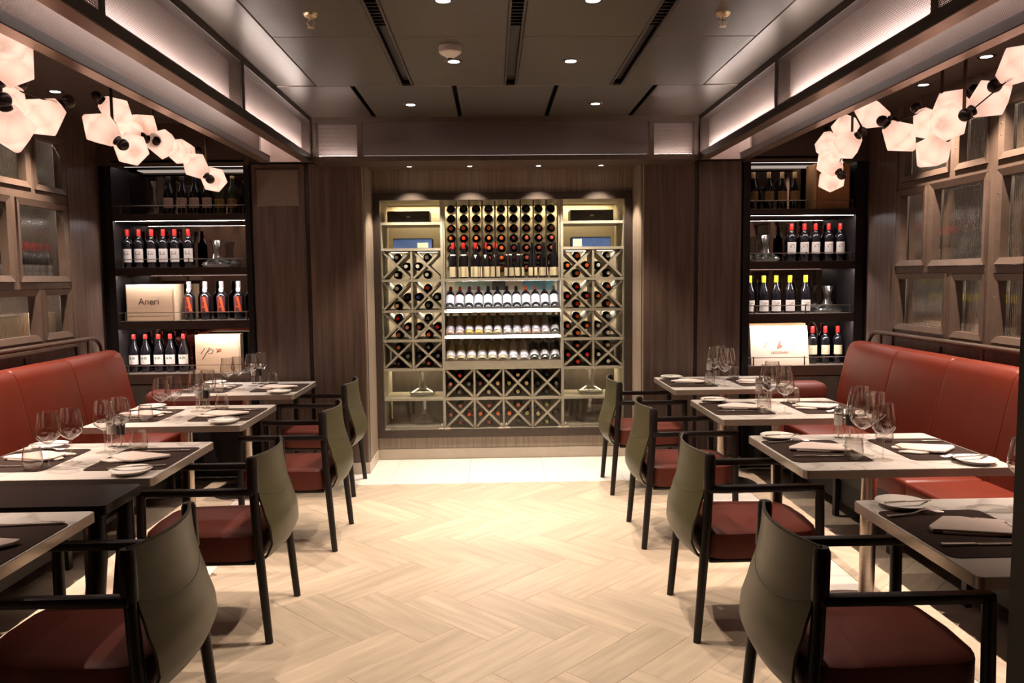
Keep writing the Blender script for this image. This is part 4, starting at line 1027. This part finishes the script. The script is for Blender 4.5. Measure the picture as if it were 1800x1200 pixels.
# ------------------------------------------------------------------ banquettes
def banquette(s, xf_top, xf_bot, x_back, x_seat, end_x, label):
    t = thing('banquette', label, 'banquette', (x_seat, 4.0, 0))
    ox, oy = x_seat, 4.0
    segs = [5.93, 5.22, 4.61, 4.00, 3.39, 2.78, 2.17, 1.56]
    prof = [(xf_bot, 0.44), (xf_bot + (xf_top - xf_bot) * 0.3, 0.62), (xf_bot + (xf_top - xf_bot) * 0.75, 0.88), (xf_top - s * 0.005, 0.98), (xf_top + s * 0.015, 1.022), (xf_top + s * 0.045, 1.042), (xf_top + s * 0.085, 1.045), (x_back - s * 0.03, 1.035), (x_back, 1.0), (x_back, 0.44)]
    cx = sum(p[0] for p in prof) / len(prof); cz = sum(p[1] for p in prof) / len(prof)
    for i in range(len(segs) - 1):
        y1, y0 = segs[i] - 0.002, segs[i + 1] + 0.002
        st = [(y0, 0.965), (y0 + 0.006, 0.985), (y0 + 0.025, 1.0), ((y0 + y1) / 2, 1.004), (y1 - 0.025, 1.0), (y1 - 0.006, 0.985), (y1, 0.965)]
        if i == 0: st = st[:4] + [(y1 - 0.05, 1.0), (y1 - 0.025, 0.985), (y1 - 0.008, 0.955), (y1, 0.91)]
        vs = []; n = len(prof)
        for (y, k) in st: vs += [(cx + (p[0] - cx) * k - ox, y - oy, cz + (p[1] - cz) * k) for p in prof]
        fs = [(a * n + j, a * n + (j + 1) % n, (a + 1) * n + (j + 1) % n, (a + 1) * n + j) for a in range(len(st) - 1) for j in range(n)]
        fs += [tuple(range(n - 1, -1, -1)), tuple((len(st) - 1) * n + j for j in range(n))]
        MB().add(vs, fs, True).build('back_cushion', 'leather_red', t)
        xa, xb = sorted((x_seat, xf_bot - s * 0.004))
        y1c = y1 if i else 5.93
        MB().rbox(xa - ox, xb - ox, y0 - oy, y1c - oy, 0.345, 0.462, 0.025, 3).build('seat_cushion', 'leather_red', t)
    xa, xb = sorted((x_seat + s * 0.06, x_back))
    MB().box(xa - ox, xb - ox, 1.56 - oy, 5.93 - oy, 0.10, 0.345).build('base', 'black', t)
    xa, xb = sorted((x_seat + s * 0.03, x_seat + s * 0.06))
    MB().box(xa - ox, xb - ox, 1.56 - oy, 5.93 - oy, 0.26, 0.34).build('front_rail', 'chair_wood', t)
    for y in (5.6, 4.9, 4.2, 3.5, 2.8, 2.1):
        MB().box(xa - ox, xb - ox, y - 0.02 - oy, y + 0.02 - oy, 0.0, 0.26).build('leg', 'chair_wood', t)
    # low back roll along the niche wall
    xa, xb = sorted((end_x, xf_bot))
    MB().rbox(xa - ox, xb - ox, 5.945 - oy, 6.165 - oy, 0.56, 0.715, 0.06, 4).build('end_roll', 'seat_red', t)
    MB().box(xa - ox, xb - ox, 5.96 - oy, 6.16 - oy, 0.10, 0.575).build('end_support', 'black', t)
banquette(-1, -2.775, -2.655, -2.945, -2.27, -1.93, 'red leather banquette along the left wall')
banquette(1, 2.715, 2.595, 2.895, 2.15, 2.02, 'red leather banquette along the right wall')

# ------------------------------------------------------------------ tables
TW, TD, TH = 0.875, 0.712, 0.762
def make_table():
    t = thing('dining_table', '', 'table', group='marble-topped dining tables')
    b = MB(); b.bevel(MB().box(-TW/2, TW/2, -TD/2, TD/2, TH - 0.034, TH - 0.001), 0.022, 4, True, True); b.build('edge_band', 'table_edge', t)
    b = MB(); b.bevel(MB().box(-TW/2 + 0.003, TW/2 - 0.003, -TD/2 + 0.003, TD/2 - 0.003, TH - 0.004, TH), 0.020, 4, True, True); b.build('marble_top', 'marble', t)
    MB().box(-0.16, 0.16, -0.16, 0.16, TH - 0.042, TH - 0.034).build('mounting_plate', 'black', t)
    MB().lathe([(0.034, 0.012), (0.034, TH - 0.042)], 24).build('column', 'steel', t)
    MB().lathe([(0.001, 0.0), (0.262, 0.0), (0.265, 0.004), (0.262, 0.009), (0.05, 0.014), (0.036, 0.03), (0.034, 0.03)], 40).build('base_disc', 'steel', t)
    return t
TABLES = {}
tb, used = make_table(), [False]
pos = ['nearest the camera', 'second from the camera', 'third from the camera', 'farthest from the camera']
for k, far in enumerate((2.69, 3.845, 4.975, 6.105)):
    TABLES['L%d' % (k + 1)] = (-1.375 - TW / 2, far - TD / 2)
for k, far in enumerate((2.66, 3.79, 4.93, 6.065)):
    TABLES['R%d' % (k + 1)] = (1.25 + TW / 2, far - TD / 2)
for k, (x, y) in TABLES.items():
    place(tb, used, 'marble-topped table on the %s, %s' % ('left' if k[0] == 'L' else 'right', pos[int(k[1]) - 1]), (x, y, 0))
# dark service table between the two near left tables
sv = thing('service_table', 'narrow black wooden service table between the two near left tables', 'table', (-1.80, 2.917, 0))
b = MB(); b.bevel(MB().box(-0.42, 0.415, -0.150, 0.150, 0.722, 0.757), 0.02, 3, True, True); b.build('top', 'service_wood', sv)
for sx in (-0.36, 0.365):
    for sy in (-0.11, 0.11):
        MB().tube([(sx, sy, 0.722), (sx - 0.005, sy, 0.55), (sx - 0.035, sy, 0.28), (sx - 0.03, sy, 0.0)], [0.030, 0.033, 0.036, 0.026], 12).build('leg', 'service_wood', sv)
MB().box(-0.34, 0.35, -0.11, 0.11, 0.665, 0.722).build('apron', 'service_wood', sv)

# ------------------------------------------------------------------ chairs (local +x faces the table)
def make_chair():
    t = thing('armchair', '', 'chair', group='dining armchairs along the aisle')
    for sy in (-1, 1):
        MB().tube([(-0.292, 0.252 * sy, 0), (-0.262, 0.240 * sy, 0.36), (-0.250, 0.234 * sy, 0.52), (-0.241, 0.229 * sy, 0.66), (-0.236, 0.226 * sy, 0.795)], [0.0165, 0.020, 0.021, 0.019, 0.017], 12).build('rear_leg', 'chair_wood', t)
        MB().tube([(0.232, 0.256 * sy, 0), (0.226, 0.252 * sy, 0.40), (0.222, 0.249 * sy, 0.655)], [0.0150, 0.019, 0.019], 12).build('front_leg', 'chair_wood', t)
        mb = MB(); mb.rbox(-0.245, 0.242, 0.237 * sy - 0.019, 0.237 * sy + 0.019, 0.642, 0.672, 0.007, 2); mb.build('armrest', 'chair_wood', t)
        MB().tube([(-0.2415, 0.230 * sy, 0.650), (-0.240, 0.229 * sy, 0.66), (-0.236, 0.226 * sy, 0.79), (-0.236, 0.226 * sy, 0.803)], [0.0225, 0.0245, 0.0235, 0.018], 14).build('post_sleeve', 'chair_wood', t)
    def shell(u, v):
        z = 0.352 + (0.800 - 0.352) * v
        key = [(0.0, -0.262), (0.06, -0.290), (0.16, -0.312), (0.30, -0.308), (0.48, -0.282), (0.66, -0.258), (0.85, -0.244), (1.0, -0.238)]
        for (a, xa), (b_, xb) in zip(key, key[1:]):
            if a <= v <= b_: f = (v - a) / (b_ - a); f = f * f * (3 - 2 * f) * 0.4 + f * 0.6; x = xa + (xb - xa) * f; break
        hw = 0.226 + 0.006 * math.sin(PI * min(1, v / 0.7))
        y = (u * 2 - 1) * hw
        bulge = 0.050 * (1 - (u * 2 - 1) ** 2) * (0.55 + 0.45 * v)
        return (x - bulge, y, z)
    MB().sheet(shell, 18, 18, 0.010).build('backrest', 'leather_olive', t)
    path = []
    for i in range(21):
        u = i / 20; vv = 0.672 - 0.10 * (1 - abs(u * 2 - 1) ** 2.4)
        p = shell(u, vv); path.append((p[0] - 0.0052, p[1], p[2]))
    MB().tube(path, 0.0016, 6).build('seam', 'stitch', t)
    path = [(lambda p: (p[0], p[1], p[2] + 0.002))(shell(i / 16, 1.0)) for i in range(17)]
    MB().tube(path, 0.0058, 8).build('top_piping', 'stitch', t)
    # cushion: rounded plan, domed top
    n = 28; out = []
    for i in range(n):
        a = 2 * PI * i / n; c, s_ = math.cos(a), math.sin(a)
        ex = 0.34
        x = (abs(c) ** ex) * (1 if c > 0 else -1); y = (abs(s_) ** ex) * (1 if s_ > 0 else -1)
        out.append((x * 0.252 - 0.012 + (0.02 * (1 - y * y) if x > 0 else 0), y * (0.236 - 0.010 * x)))
    rings = [(0.95, 0.350), (0.99, 0.356), (1.0, 0.368), (1.0, 0.446), (0.99, 0.460), (0.955, 0.467), (0.75, 0.473), (0.4, 0.477), (0.001, 0.478)]
    vs = []; fs = []
    for k, z in rings: vs += [(p[0] * k, p[1] * k, z) for p in out]
    for a in range(len(rings) - 1):
        for j in range(n): fs.append((a * n + j, a * n + (j + 1) % n, (a + 1) * n + (j + 1) % n, (a + 1) * n + j))
    fs.append(tuple(range(n - 1, -1, -1)))
    MB().add(vs, fs, True).build('seat', 'seat_red', t)
    mb = MB(); mb.rbox(-0.235, 0.225, -0.225, 0.225, 0.332, 0.352, 0.006, 2); mb.build('seat_frame', 'chair_wood', t)
    return t
ch, used = make_chair(), [False]
cpos = ['nearest the camera', 'second from the camera', 'third from the camera', 'farthest from the camera']
for k, (x, y, rz) in enumerate(((-1.272, 2.403, 0.0), (-1.268, 3.525, 0.01), (-1.208, 4.660, -0.01), (-1.300, 5.790, 0.0))):
    place(ch, used, 'olive-backed armchair with red seat on the left of the aisle, %s' % cpos[k], (x, y, 0), PI + rz)
for k, (x, y, rz) in enumerate(((1.134, 2.310, 0.0), (1.142, 3.450, 0.0), (1.140, 4.600, 0.0), (1.128, 5.715, 0.0))):
    place(ch, used, 'olive-backed armchair with red seat on the right of the aisle, %s' % cpos[k], (x, y, 0), rz)

# ------------------------------------------------------------------ tableware prototypes
def outline_prism(pts, z0, z1, b=0.0, seg=2):
    mb = MB(); t = MB().prism(pts, z0, z1)
    return mb.bevel(t, b, seg) if b else t
mat_me = (lambda mb: mb.mesh('placemat', 'mat'))(MB().bevel(MB().box(-0.172, 0.172, -0.218, 0.218, 0, 0.0022), 0.03, 3, False, True))
def P_placemat(): return put('placemat', mat_me)
plate_me = MB().lathe([(0.001, 0.006), (0.045, 0.005), (0.048, 0.0), (0.052, 0.0), (0.056, 0.005), (0.080, 0.0165), (0.084, 0.0190), (0.0825, 0.0200), (0.078, 0.0185), (0.052, 0.0085), (0.001, 0.0082)], 36).mesh('bread_plate', 'china')
body = MB()
def napkin_body():
    mb = MB()
    mb.bevel(MB().prism([(-0.125, -0.030), (-0.118, 0.002), (-0.020, 0.092), (0.030, 0.085), (0.128, 0.018), (0.120, -0.062), (0.085, -0.086)], 0.005, 0.016), 0.0035, 2)
    return mb
def napkin_low():
    mb = MB()
    mb.bevel(MB().prism([(-0.100, -0.040), (-0.03, 0.060), (0.085, 0.088), (0.155, 0.060), (0.158, 0.038), (0.09, 0.030), (0.150, -0.030), (0.138, -0.060), (0.04, -0.075)], 0.0, 0.009), 0.0035, 2)
    return mb
nap_a, nap_b = napkin_body().mesh('upper_fold', 'napkin'), napkin_low().mesh('lower_fold', 'napkin')
knife_h = MB().bevel(MB().prism([(-0.112, -0.0055), (-0.108, -0.0085), (-0.01, -0.006), (-0.01, 0.006), (-0.108, 0.0085), (-0.112, 0.0055)], 0.0005, 0.0085), 0.003, 2).mesh('handle', 'chrome')
knife_b = MB().prism([(-0.010, -0.005), (0.0, -0.008), (0.085, -0.0085), (0.105, -0.004), (0.112, 0.004), (0.10, 0.0065), (0.0, 0.006), (-0.010, 0.005)], 0.003, 0.0052).mesh('blade', 'chrome')
def fork_mesh():
    mb = MB()
    def zz(x): return 0.004 + 0.010 * math.exp(-((x - 0.035) / 0.03) ** 2)
    outline = [(-0.10, 0.0085), (-0.06, 0.007), (-0.01, 0.0042), (0.02, 0.004), (0.034, 0.0075), (0.045, 0.0115), (0.055, 0.0122)]
    vs = []; fs = []
    for x, w in outline: vs += [(x, -w, zz(x)), (x, w, zz(x)), (x, w, zz(x) + 0.0022), (x, -w, zz(x) + 0.0022)]
    for i in range(len(outline) - 1):
        a, b_ = 4 * i, 4 * (i + 1)
        fs += [(a, a + 1, b_ + 1, b_), (a + 3, b_ + 3, b_ + 2, a + 2), (a, b_, b_ + 3, a + 3), (a + 1, a + 2, b_ + 2, b_ + 1)]
    fs += [(0, 3, 2, 1), (24, 25, 26, 27)]
    mb.add(vs, fs, True)
    for k in range(4):
        y = -0.0102 + 0.0068 * k
        pts = [(0.054, y, zz(0.054) + 0.001), (0.075, y, zz(0.075) - 0.0005), (0.10, y, 0.0052)]
        mb.tube(pts, [0.0018, 0.0016, 0.001], 6)
    return mb.mesh('fork', 'chrome')
fork_me = fork_mesh()
bowl_out = [(0.0045, 0.090), (0.010, 0.094), (0.026, 0.104), (0.039, 0.118), (0.0445, 0.134), (0.0435, 0.152), (0.039, 0.180), (0.0335, 0.212)]
bowl = MB().lathe(bowl_out + [(0.0328, 0.2125)] + [(r - 0.0009, z + 0.0009) for r, z in bowl_out[::-1][1:-1]] + [(0.001, 0.0955)], 28).mesh('bowl', 'glass')
stem = MB().lathe([(0.0005, 0.0042), (0.0045, 0.0045), (0.0033, 0.02), (0.0030, 0.05), (0.0034, 0.078), (0.0050, 0.0905)], 10).mesh('stem', 'glass')
foot = MB().lathe([(0.0005, 0.0), (0.036, 0.0), (0.0365, 0.0009), (0.020, 0.0022), (0.006, 0.0042), (0.0005, 0.0046)], 28).mesh('foot', 'glass_foot')
tum_o = [(0.0005, 0.0), (0.030, 0.0), (0.036, 0.004), (0.040, 0.020), (0.0405, 0.034), (0.037, 0.062), (0.0315, 0.092)]
tumbler = MB().lathe(tum_o + [(0.0308, 0.0925), (0.0362, 0.062), (0.0396, 0.034), (0.0388, 0.020), (0.034, 0.010), (0.0005, 0.009)], 28).mesh('tumbler', 'glass')
mill_tube = MB().lathe([(0.0005, 0.0), (0.0205, 0.0), (0.0215, 0.003), (0.0215, 0.118), (0.020, 0.120)], 20).mesh('tube', 'glass')
mill_cap = MB().lathe([(0.0215, 0.118), (0.022, 0.120), (0.022, 0.146), (0.019, 0.150), (0.004, 0.151), (0.004, 0.156), (0.0005, 0.157)], 20).mesh('cap', 'chrome')
mill_rod = MB().lathe([(0.0035, 0.004), (0.0035, 0.118)], 8).mesh('rod', 'steel')
mill_fill = {k: MB().lathe([(0.0005, 0.062), (0.0195, 0.062), (0.0195, 0.112), (0.0005, 0.113)], 16).mesh('filling', k) for k in ('salt', 'pepper')}

def simple(name, me, label, cat, loc, rz, group):
    o = put(name, me, None, loc, (0, 0, rz)); return tag(o, label, cat, group)
tname = {'L1': 'nearest left table', 'L2': 'second left table', 'L3': 'third left table', 'L4': 'farthest left table', 'R1': 'nearest right table', 'R2': 'second right table', 'R3': 'third right table', 'R4': 'farthest right table'}
def wine_glass(label, loc, rz, sc=1.13):
    t = thing('wine_glass', label, 'wine glass', loc, rz, 'wine glasses on the tables')
    t.scale = (sc, sc, sc)
    put('bowl', bowl, t); put('stem', stem, t); put('foot', foot, t)
def lay(table, which, items, jit):
    """place one setting; which 'aisle' or 'wall'. p runs from the diner's edge to the middle, q to the diner's left"""
    tx_, ty_ = TABLES[table]
    left = table[0] == 'L'
    f = (1 if not left else -1) * (1 if which == 'aisle' else -1)      # diner looks along f * x
    who = '%s, %s side' % (tname[table], 'aisle' if which == 'aisle' else 'banquette')
    def W(p, qq, z=0.0): return (tx_ + f * (p - TW / 2), ty_ + f * qq, TH + 0.0003 + z)
    rz = 0.0 if f > 0 else PI
    R = random.Random(jit)
    j = lambda a: R.uniform(-a, a)
    m_ = 0.0026
    if 'mat' in items: simple('placemat', mat_me, 'dark brown placemat on the %s' % who, 'placemat', W(0.184, 0.0), rz, 'dark brown placemats')
    if 'plate' in items:
        pq = W(0.125 + j(.006), 0.268 + j(.004)); simple('bread_plate', plate_me, 'white bread plate on the %s' % who, 'plate', pq, rz, 'white bread plates')
        t = thing('butter_knife', 'butter knife resting on the bread plate, %s' % who, 'knife', (pq[0] + f * 0.012, pq[1] - f * 0.020, pq[2] + 0.0195), rz + 0.12 + j(.1), 'butter knives')
        t.scale = (0.78, 0.78, 0.78); put('handle', knife_h, t); put('blade', knife_b, t)
    if 'fork' in items: simple('fork', fork_me, 'steel fork beside the napkin on the %s' % who, 'fork', W(0.125 + j(.01), 0.175 + j(.006), m_), rz + 0.18 + j(.06), 'steel forks')
    if 'knife' in items:
        t = thing('dinner_knife', 'steel dinner knife on the placemat, %s' % who, 'knife', W(0.150 + j(.01), -0.128 + j(.008), m_), rz + j(.04), 'steel dinner knives'); put('handle', knife_h, t); put('blade', knife_b, t)
    if 'nap' in items:
        t = thing('napkin', 'folded pale linen napkin on the %s' % who, 'napkin', W(0.190 + j(.012), 0.022 + j(.012), m_), rz + (-0.05 + j(.12)), 'folded linen napkins'); put('upper_fold', nap_a, t); put('lower_fold', nap_b, t)
    if 'tum' in items: simple('tumbler', tumbler, 'low water tumbler on the %s' % who, 'tumbler', W(0.290 + j(.01), -0.168 + j(.01), m_ if True else 0), rz, 'water tumblers')
    if 'wg' in items:
        if left: P2 = ((0.425, -0.140, 1.13), (0.395, -0.250, 1.13)) if which == 'aisle' else ((0.362, -0.150, 1.13), (0.400, -0.055, 1.13))
        else: P2 = ((0.345, -0.110, 1.28), (0.402, -0.196, 1.13)) if which == 'aisle' else ((0.350, -0.130, 1.13), (0.392, -0.225, 1.2))
        for (pp, qq, sc_), nm in zip(P2, ('first', 'second')):
            wine_glass('%s wine glass from the placemat on the %s' % (nm, who), W(pp + j(.006), qq + j(.006)), rz, sc_)
    if 'wg1' in items: wine_glass('single wine glass on the %s' % who, W(0.372, -0.215), rz)
ALL = ('mat', 'plate', 'fork', 'knife', 'nap', 'tum', 'wg')
for n_, k in enumerate(('L2', 'L3', 'L4', 'R2', 'R3', 'R4')):
    lay(k, 'aisle', ALL, 11 + n_); lay(k, 'wall', ALL, 41 + n_)
lay('L1', 'aisle', ('mat', 'plate', 'fork', 'nap'), 5)
t = thing('dinner_knife', 'steel dinner knife on the placemat, nearest left table, aisle side', 'knife', (-1.515, 2.530, TH + 0.003), PI + 0.10, 'steel dinner knives'); put('handle', knife_h, t); put('blade', knife_b, t)
lay('R1', 'aisle', ('mat', 'plate', 'fork', 'knife', 'nap'), 6)
wine_glass('wine glass at the right picture edge on the nearest right table', (1.765, 2.530, TH + 0.0003), 0)
for k in ('L2', 'L3', 'L4', 'R2', 'R3', 'R4'):
    tx_, ty_ = TABLES[k]
    for i, fill in enumerate(('salt', 'pepper')):
        t = thing(fill + '_mill', '%s mill with steel cap on the %s' % (fill, tname[k]), 'mill', (tx_ + (-0.022 + 0.050 * i) * 1.0, ty_ + 0.275 - 0.012 * i, TH + 0.0003), 0, 'salt and pepper mills')
        put('tube', mill_tube, t); put('cap', mill_cap, t); put('rod', mill_rod, t); put('filling', mill_fill[fill], t)

# ------------------------------------------------------------------ chandeliers
def globe_meshes():
    n = 6; rings = [(0.038, 0.0), (0.086, 0.094), (0.012, 0.186)]
    mb = MB(); vs = []; fs = []
    for i, (r, z) in enumerate(rings):
        for j in range(n):
            a = 2 * PI * j / n + (PI / 6 if i == 1 else 0)
            vs.append((r * math.cos(a), r * math.sin(a), z))
    for i in range(2):
        for j in range(n):
            a, b_ = i * n + j, i * n + (j + 1) % n
            c, d = (i + 1) * n + j, (i + 1) * n + (j + 1) % n
            if i == 0: fs += [(a, b_, c), (b_, d, c)]
            else: fs += [(a, b_, d), (a, d, c)]
    fs += [tuple(range(n - 1, -1, -1)), tuple(12 + j for j in range(n))]
    shell = MB(); shell.bevel(MB().add(vs, fs), 0.0022, 1, False)
    col_ = MB().lathe([(0.001, -0.016), (0.020, -0.016), (0.024, -0.004), (0.024, 0.004), (0.001, 0.005)], 14).mesh('collar', 'globe_metal')
    return shell.mesh('globe', 'globe'), col_, MB().sphere((0, 0, 0), 0.028, 16, 10).mesh('joint', 'globe_metal')
g_me, c_me, j_me = globe_meshes()
bulb_d = D.lights.new('bulb', 'POINT'); bulb_d.energy = 0.17; bulb_d.color = (1.0, 0.80, 0.69); bulb_d.shadow_soft_size = 0.022
def chandelier(label, globes, joints, rods, org):
    t = thing('chandelier', label, 'chandelier', org)
    O = Vector(org)
    for i, (a, b_) in enumerate(globes):
        a, b_ = Vector(a), Vector(b_); mid = (a + b_) / 2; d = b_ - a
        l = d.length; full = 0.19
        if l < full: d.y += math.sqrt(full * full - l * l) * (1 if i % 2 else -1)
        d.normalize(); p0 = mid - d * 0.093
        q_ = Vector((0, 0, 1)).rotation_difference(d)
        q_ = q_ @ Matrix.Rotation(0.5 * i, 3, 'Z').to_quaternion()
        g = put('globe', g_me, t, p0 - O); g.rotation_mode = 'QUATERNION'; g.rotation_quaternion = q_
        c = put('collar', c_me, g)
        put('joint', j_me, g, (0, 0, -0.036))
        bl = D.objects.new('bulb', bulb_d); COL.objects.link(bl); bl.parent = g; bl.location = (0, 0, 0.090)
    P = [Vector(j) - O for j in joints]
    for i in range(len(P) - 1):
        if (P[i] - P[i + 1]).length < 0.34: MB().tube([P[i], P[i + 1]], 0.003, 8).build('arm', 'globe_metal', t)
    for (x, y, z) in rods:
        MB().tube([(x - O.x, y - O.y, z - O.z), (x - O.x, y - O.y, 2.752 - O.z)], 0.0075, 8).build('rod', 'brass_dark', t)
        MB().lathe([(0.001, 0), (0.045, 0), (0.045, 0.012), (0.001, 0.014)], 18).xf(Matrix.Translation((x - O.x, y - O.y, 2.741 - O.z))).build('canopy', 'brass_dark', t)
GR = [((2.069,3.120,2.325),(2.131,3.120,2.421)), ((2.008,3.307,2.220),(2.192,3.307,2.339)), ((2.109,3.514,2.243),(1.971,3.514,2.194)), ((2.248,3.789,2.385),(2.152,3.789,2.298)),
      ((2.176,3.950,2.360),(2.224,3.950,2.209)), ((2.100,3.710,2.172),(2.060,3.710,2.064)), ((2.029,4.037,2.305),(2.171,4.037,2.179)), ((2.168,4.365,2.385),(2.032,4.365,2.466)),
      ((2.192,4.795,2.380),(2.109,4.795,2.499)), ((2.084,4.559,2.330),(2.016,4.559,2.237)), ((2.166,5.038,2.445),(2.134,5.038,2.277)), ((2.081,4.778,2.161),(2.019,4.778,2.291)), ((2.120,4.852,2.184),(2.080,4.852,2.070))]
GLN = [((-1.828,3.042,2.500),(-1.772,3.042,2.403)), ((-1.896,3.190,2.324),(-1.804,3.190,2.479)), ((-1.941,3.280,2.336),(-1.959,3.280,2.188)), ((-1.781,3.057,2.191),(-1.819,3.057,2.052)), ((-1.784,3.343,2.282),(-1.916,3.343,2.168))]
GLF = [((-1.773,3.842,2.218),(-1.927,3.842,2.335)), ((-2.020,4.295,2.489),(-1.920,4.295,2.388)), ((-1.989,4.357,2.371),(-1.871,4.357,2.310)), ((-1.835,4.419,2.329),(-1.964,4.419,2.455)), ((-1.832,4.004,2.232),(-1.728,4.004,2.176)),
       ((-1.854,4.446,2.316),(-1.746,4.446,2.287)), ((-1.896,5.051,2.373),(-2.004,5.051,2.345)), ((-1.782,5.028,2.207),(-1.917,5.028,2.341)), ((-1.833,5.191,2.225),(-1.747,5.191,2.177))]
chandelier('chain chandelier of faceted glowing globes over the right tables', GR, [g[0] for g in (GR[0], GR[1], GR[2], GR[4], GR[6], GR[7], GR[9], GR[11], GR[12])], [(2.109, 3.514, 2.25), (2.17, 3.80, 2.36), (2.15, 4.70, 2.36)], (2.1, 4.0, 2.2))
chandelier('cluster chandelier of large glowing globes at the left picture edge', GLN, [g[0] for g in (GLN[0], GLN[1], GLN[2], GLN[4])], [(-1.90, 3.20, 2.33)], (-1.85, 3.15, 2.2))
chandelier('chain chandelier of faceted glowing globes over the left tables', GLF, [g[0] for g in (GLF[0], GLF[4], GLF[2], GLF[1], GLF[3], GLF[5], GLF[6], GLF[7], GLF[8])], [(-1.80, 3.86, 2.22), (-1.845, 4.43, 2.33), (-1.80, 5.10, 2.22)], (-1.85, 4.5, 2.2))

# ------------------------------------------------------------------ ceiling fittings
ring = MB().lathe([(0.030, 0.004), (0.033, -0.003), (0.050, -0.004), (0.052, 0.0), (0.050, 0.002)], 24).mesh('trim_ring', 'ceiling_edge')
lens = MB().lathe([(0.0005, -0.002), (0.031, -0.002)], 20).mesh('lens', 'lens')
ring_s = MB().lathe([(0.018, 0.003), (0.020, -0.002), (0.030, -0.003), (0.031, 0.0)], 20).mesh('trim_ring', 'ceiling_edge')
lens_s = MB().lathe([(0.0005, -0.0015), (0.019, -0.0015)], 16).mesh('lens', 'lens')
def spot_data(name, w, ang, blend, col):
    d = D.lights.new(name, 'SPOT'); d.energy = w; d.spot_size = math.radians(ang); d.spot_blend = blend; d.color = col; d.shadow_soft_size = 0.018
    return d
SP = {'aisle': spot_data('aisle_spot', AISLE_W, 82, 0.45, WARM), 'alcove': spot_data('alcove_spot', ALCOVE_W, 84, 0.7, (1.0, 0.79, 0.65)), 'wash': spot_data('wash_spot', WASH_W, 88, 0.35, (1.0, 0.87, 0.70))}
def downlight(label, x, y, z, kind):
    t = thing('downlight', label, 'downlight', (x, y, z), 0, 'recessed ceiling downlights')
    put('trim_ring', ring if kind != 'wash' else ring_s, t); put('lens', lens if kind != 'wash' else lens_s, t)
    l = D.objects.new('spot', SP[kind]); COL.objects.link(l); l.parent = t; l.location = (0, 0, -0.012)
    return t
for y, nm in ((5.52, 'far'), (4.445, 'middle'), (3.487, 'near')):
    for sx, side in ((-1, 'left'), (1, 'right')):
        x = (-0.544 if sx < 0 else 0.729) if nm == 'far' else (-0.196 if sx < 0 else 0.450)
        downlight('recessed downlight in the aisle ceiling, %s pair, %s one' % (nm, side), x, y, ZC, 'aisle')
for i, y in enumerate((5.16, 4.50, 3.84, 3.18, 2.52)):
    downlight('recessed downlight over the left banquette, %s from the niche' % ords[i], -2.754, y, 2.755, 'alcove')
for i, y in enumerate((5.085, 4.44, 3.79, 3.14, 2.49)):
    downlight('recessed downlight over the right banquette, %s from the niche' % ords[i], 2.782, y, 2.755, 'alcove')
for i, x in enumerate((-0.66, -0.17, 0.39, 0.90)):
    downlight('small downlight above the wine cabinet, %s from left' % ords[i], x, 6.48, 2.4548, 'wash')
sd = thing('smoke_detector', 'round white smoke detector on the aisle ceiling', 'smoke detector', (-0.202, 4.165, ZC))
MB().lathe([(0.001, 0.0), (0.058, 0.0), (0.058, -0.030), (0.054, -0.034)], 28).build('base', 'plastic', sd)
MB().lathe([(0.054, -0.034), (0.050, -0.040), (0.022, -0.054), (0.016, -0.060), (0.001, -0.060)], 28).build('cover', 'china', sd)
MB().lathe([(0.014, -0.060), (0.012, -0.064), (0.001, -0.064)], 16).build('sensor', 'black', sd)
for i, (x, y) in enumerate(((-0.801, 3.66), (1.066, 3.66))):
    sp = thing('sprinkler', '%s brass fire sprinkler head on the aisle ceiling' % ['left', 'right'][i], 'sprinkler', (x, y, ZC))
    MB().lathe([(0.001, 0), (0.034, 0), (0.034, -0.004), (0.028, -0.012), (0.012, -0.016), (0.010, -0.03)], 20).build('escutcheon', 'brass', sp)
    for sg in (-1, 1): MB().tube([(0.009 * sg, 0, -0.028), (0.017 * sg, 0, -0.04), (0.004 * sg, 0, -0.058)], 0.003, 6).build('yoke_arm', 'brass', sp)
    MB().lathe([(0.001, -0.058), (0.017, -0.060), (0.001, -0.063)], 14).build('deflector', 'brass', sp)
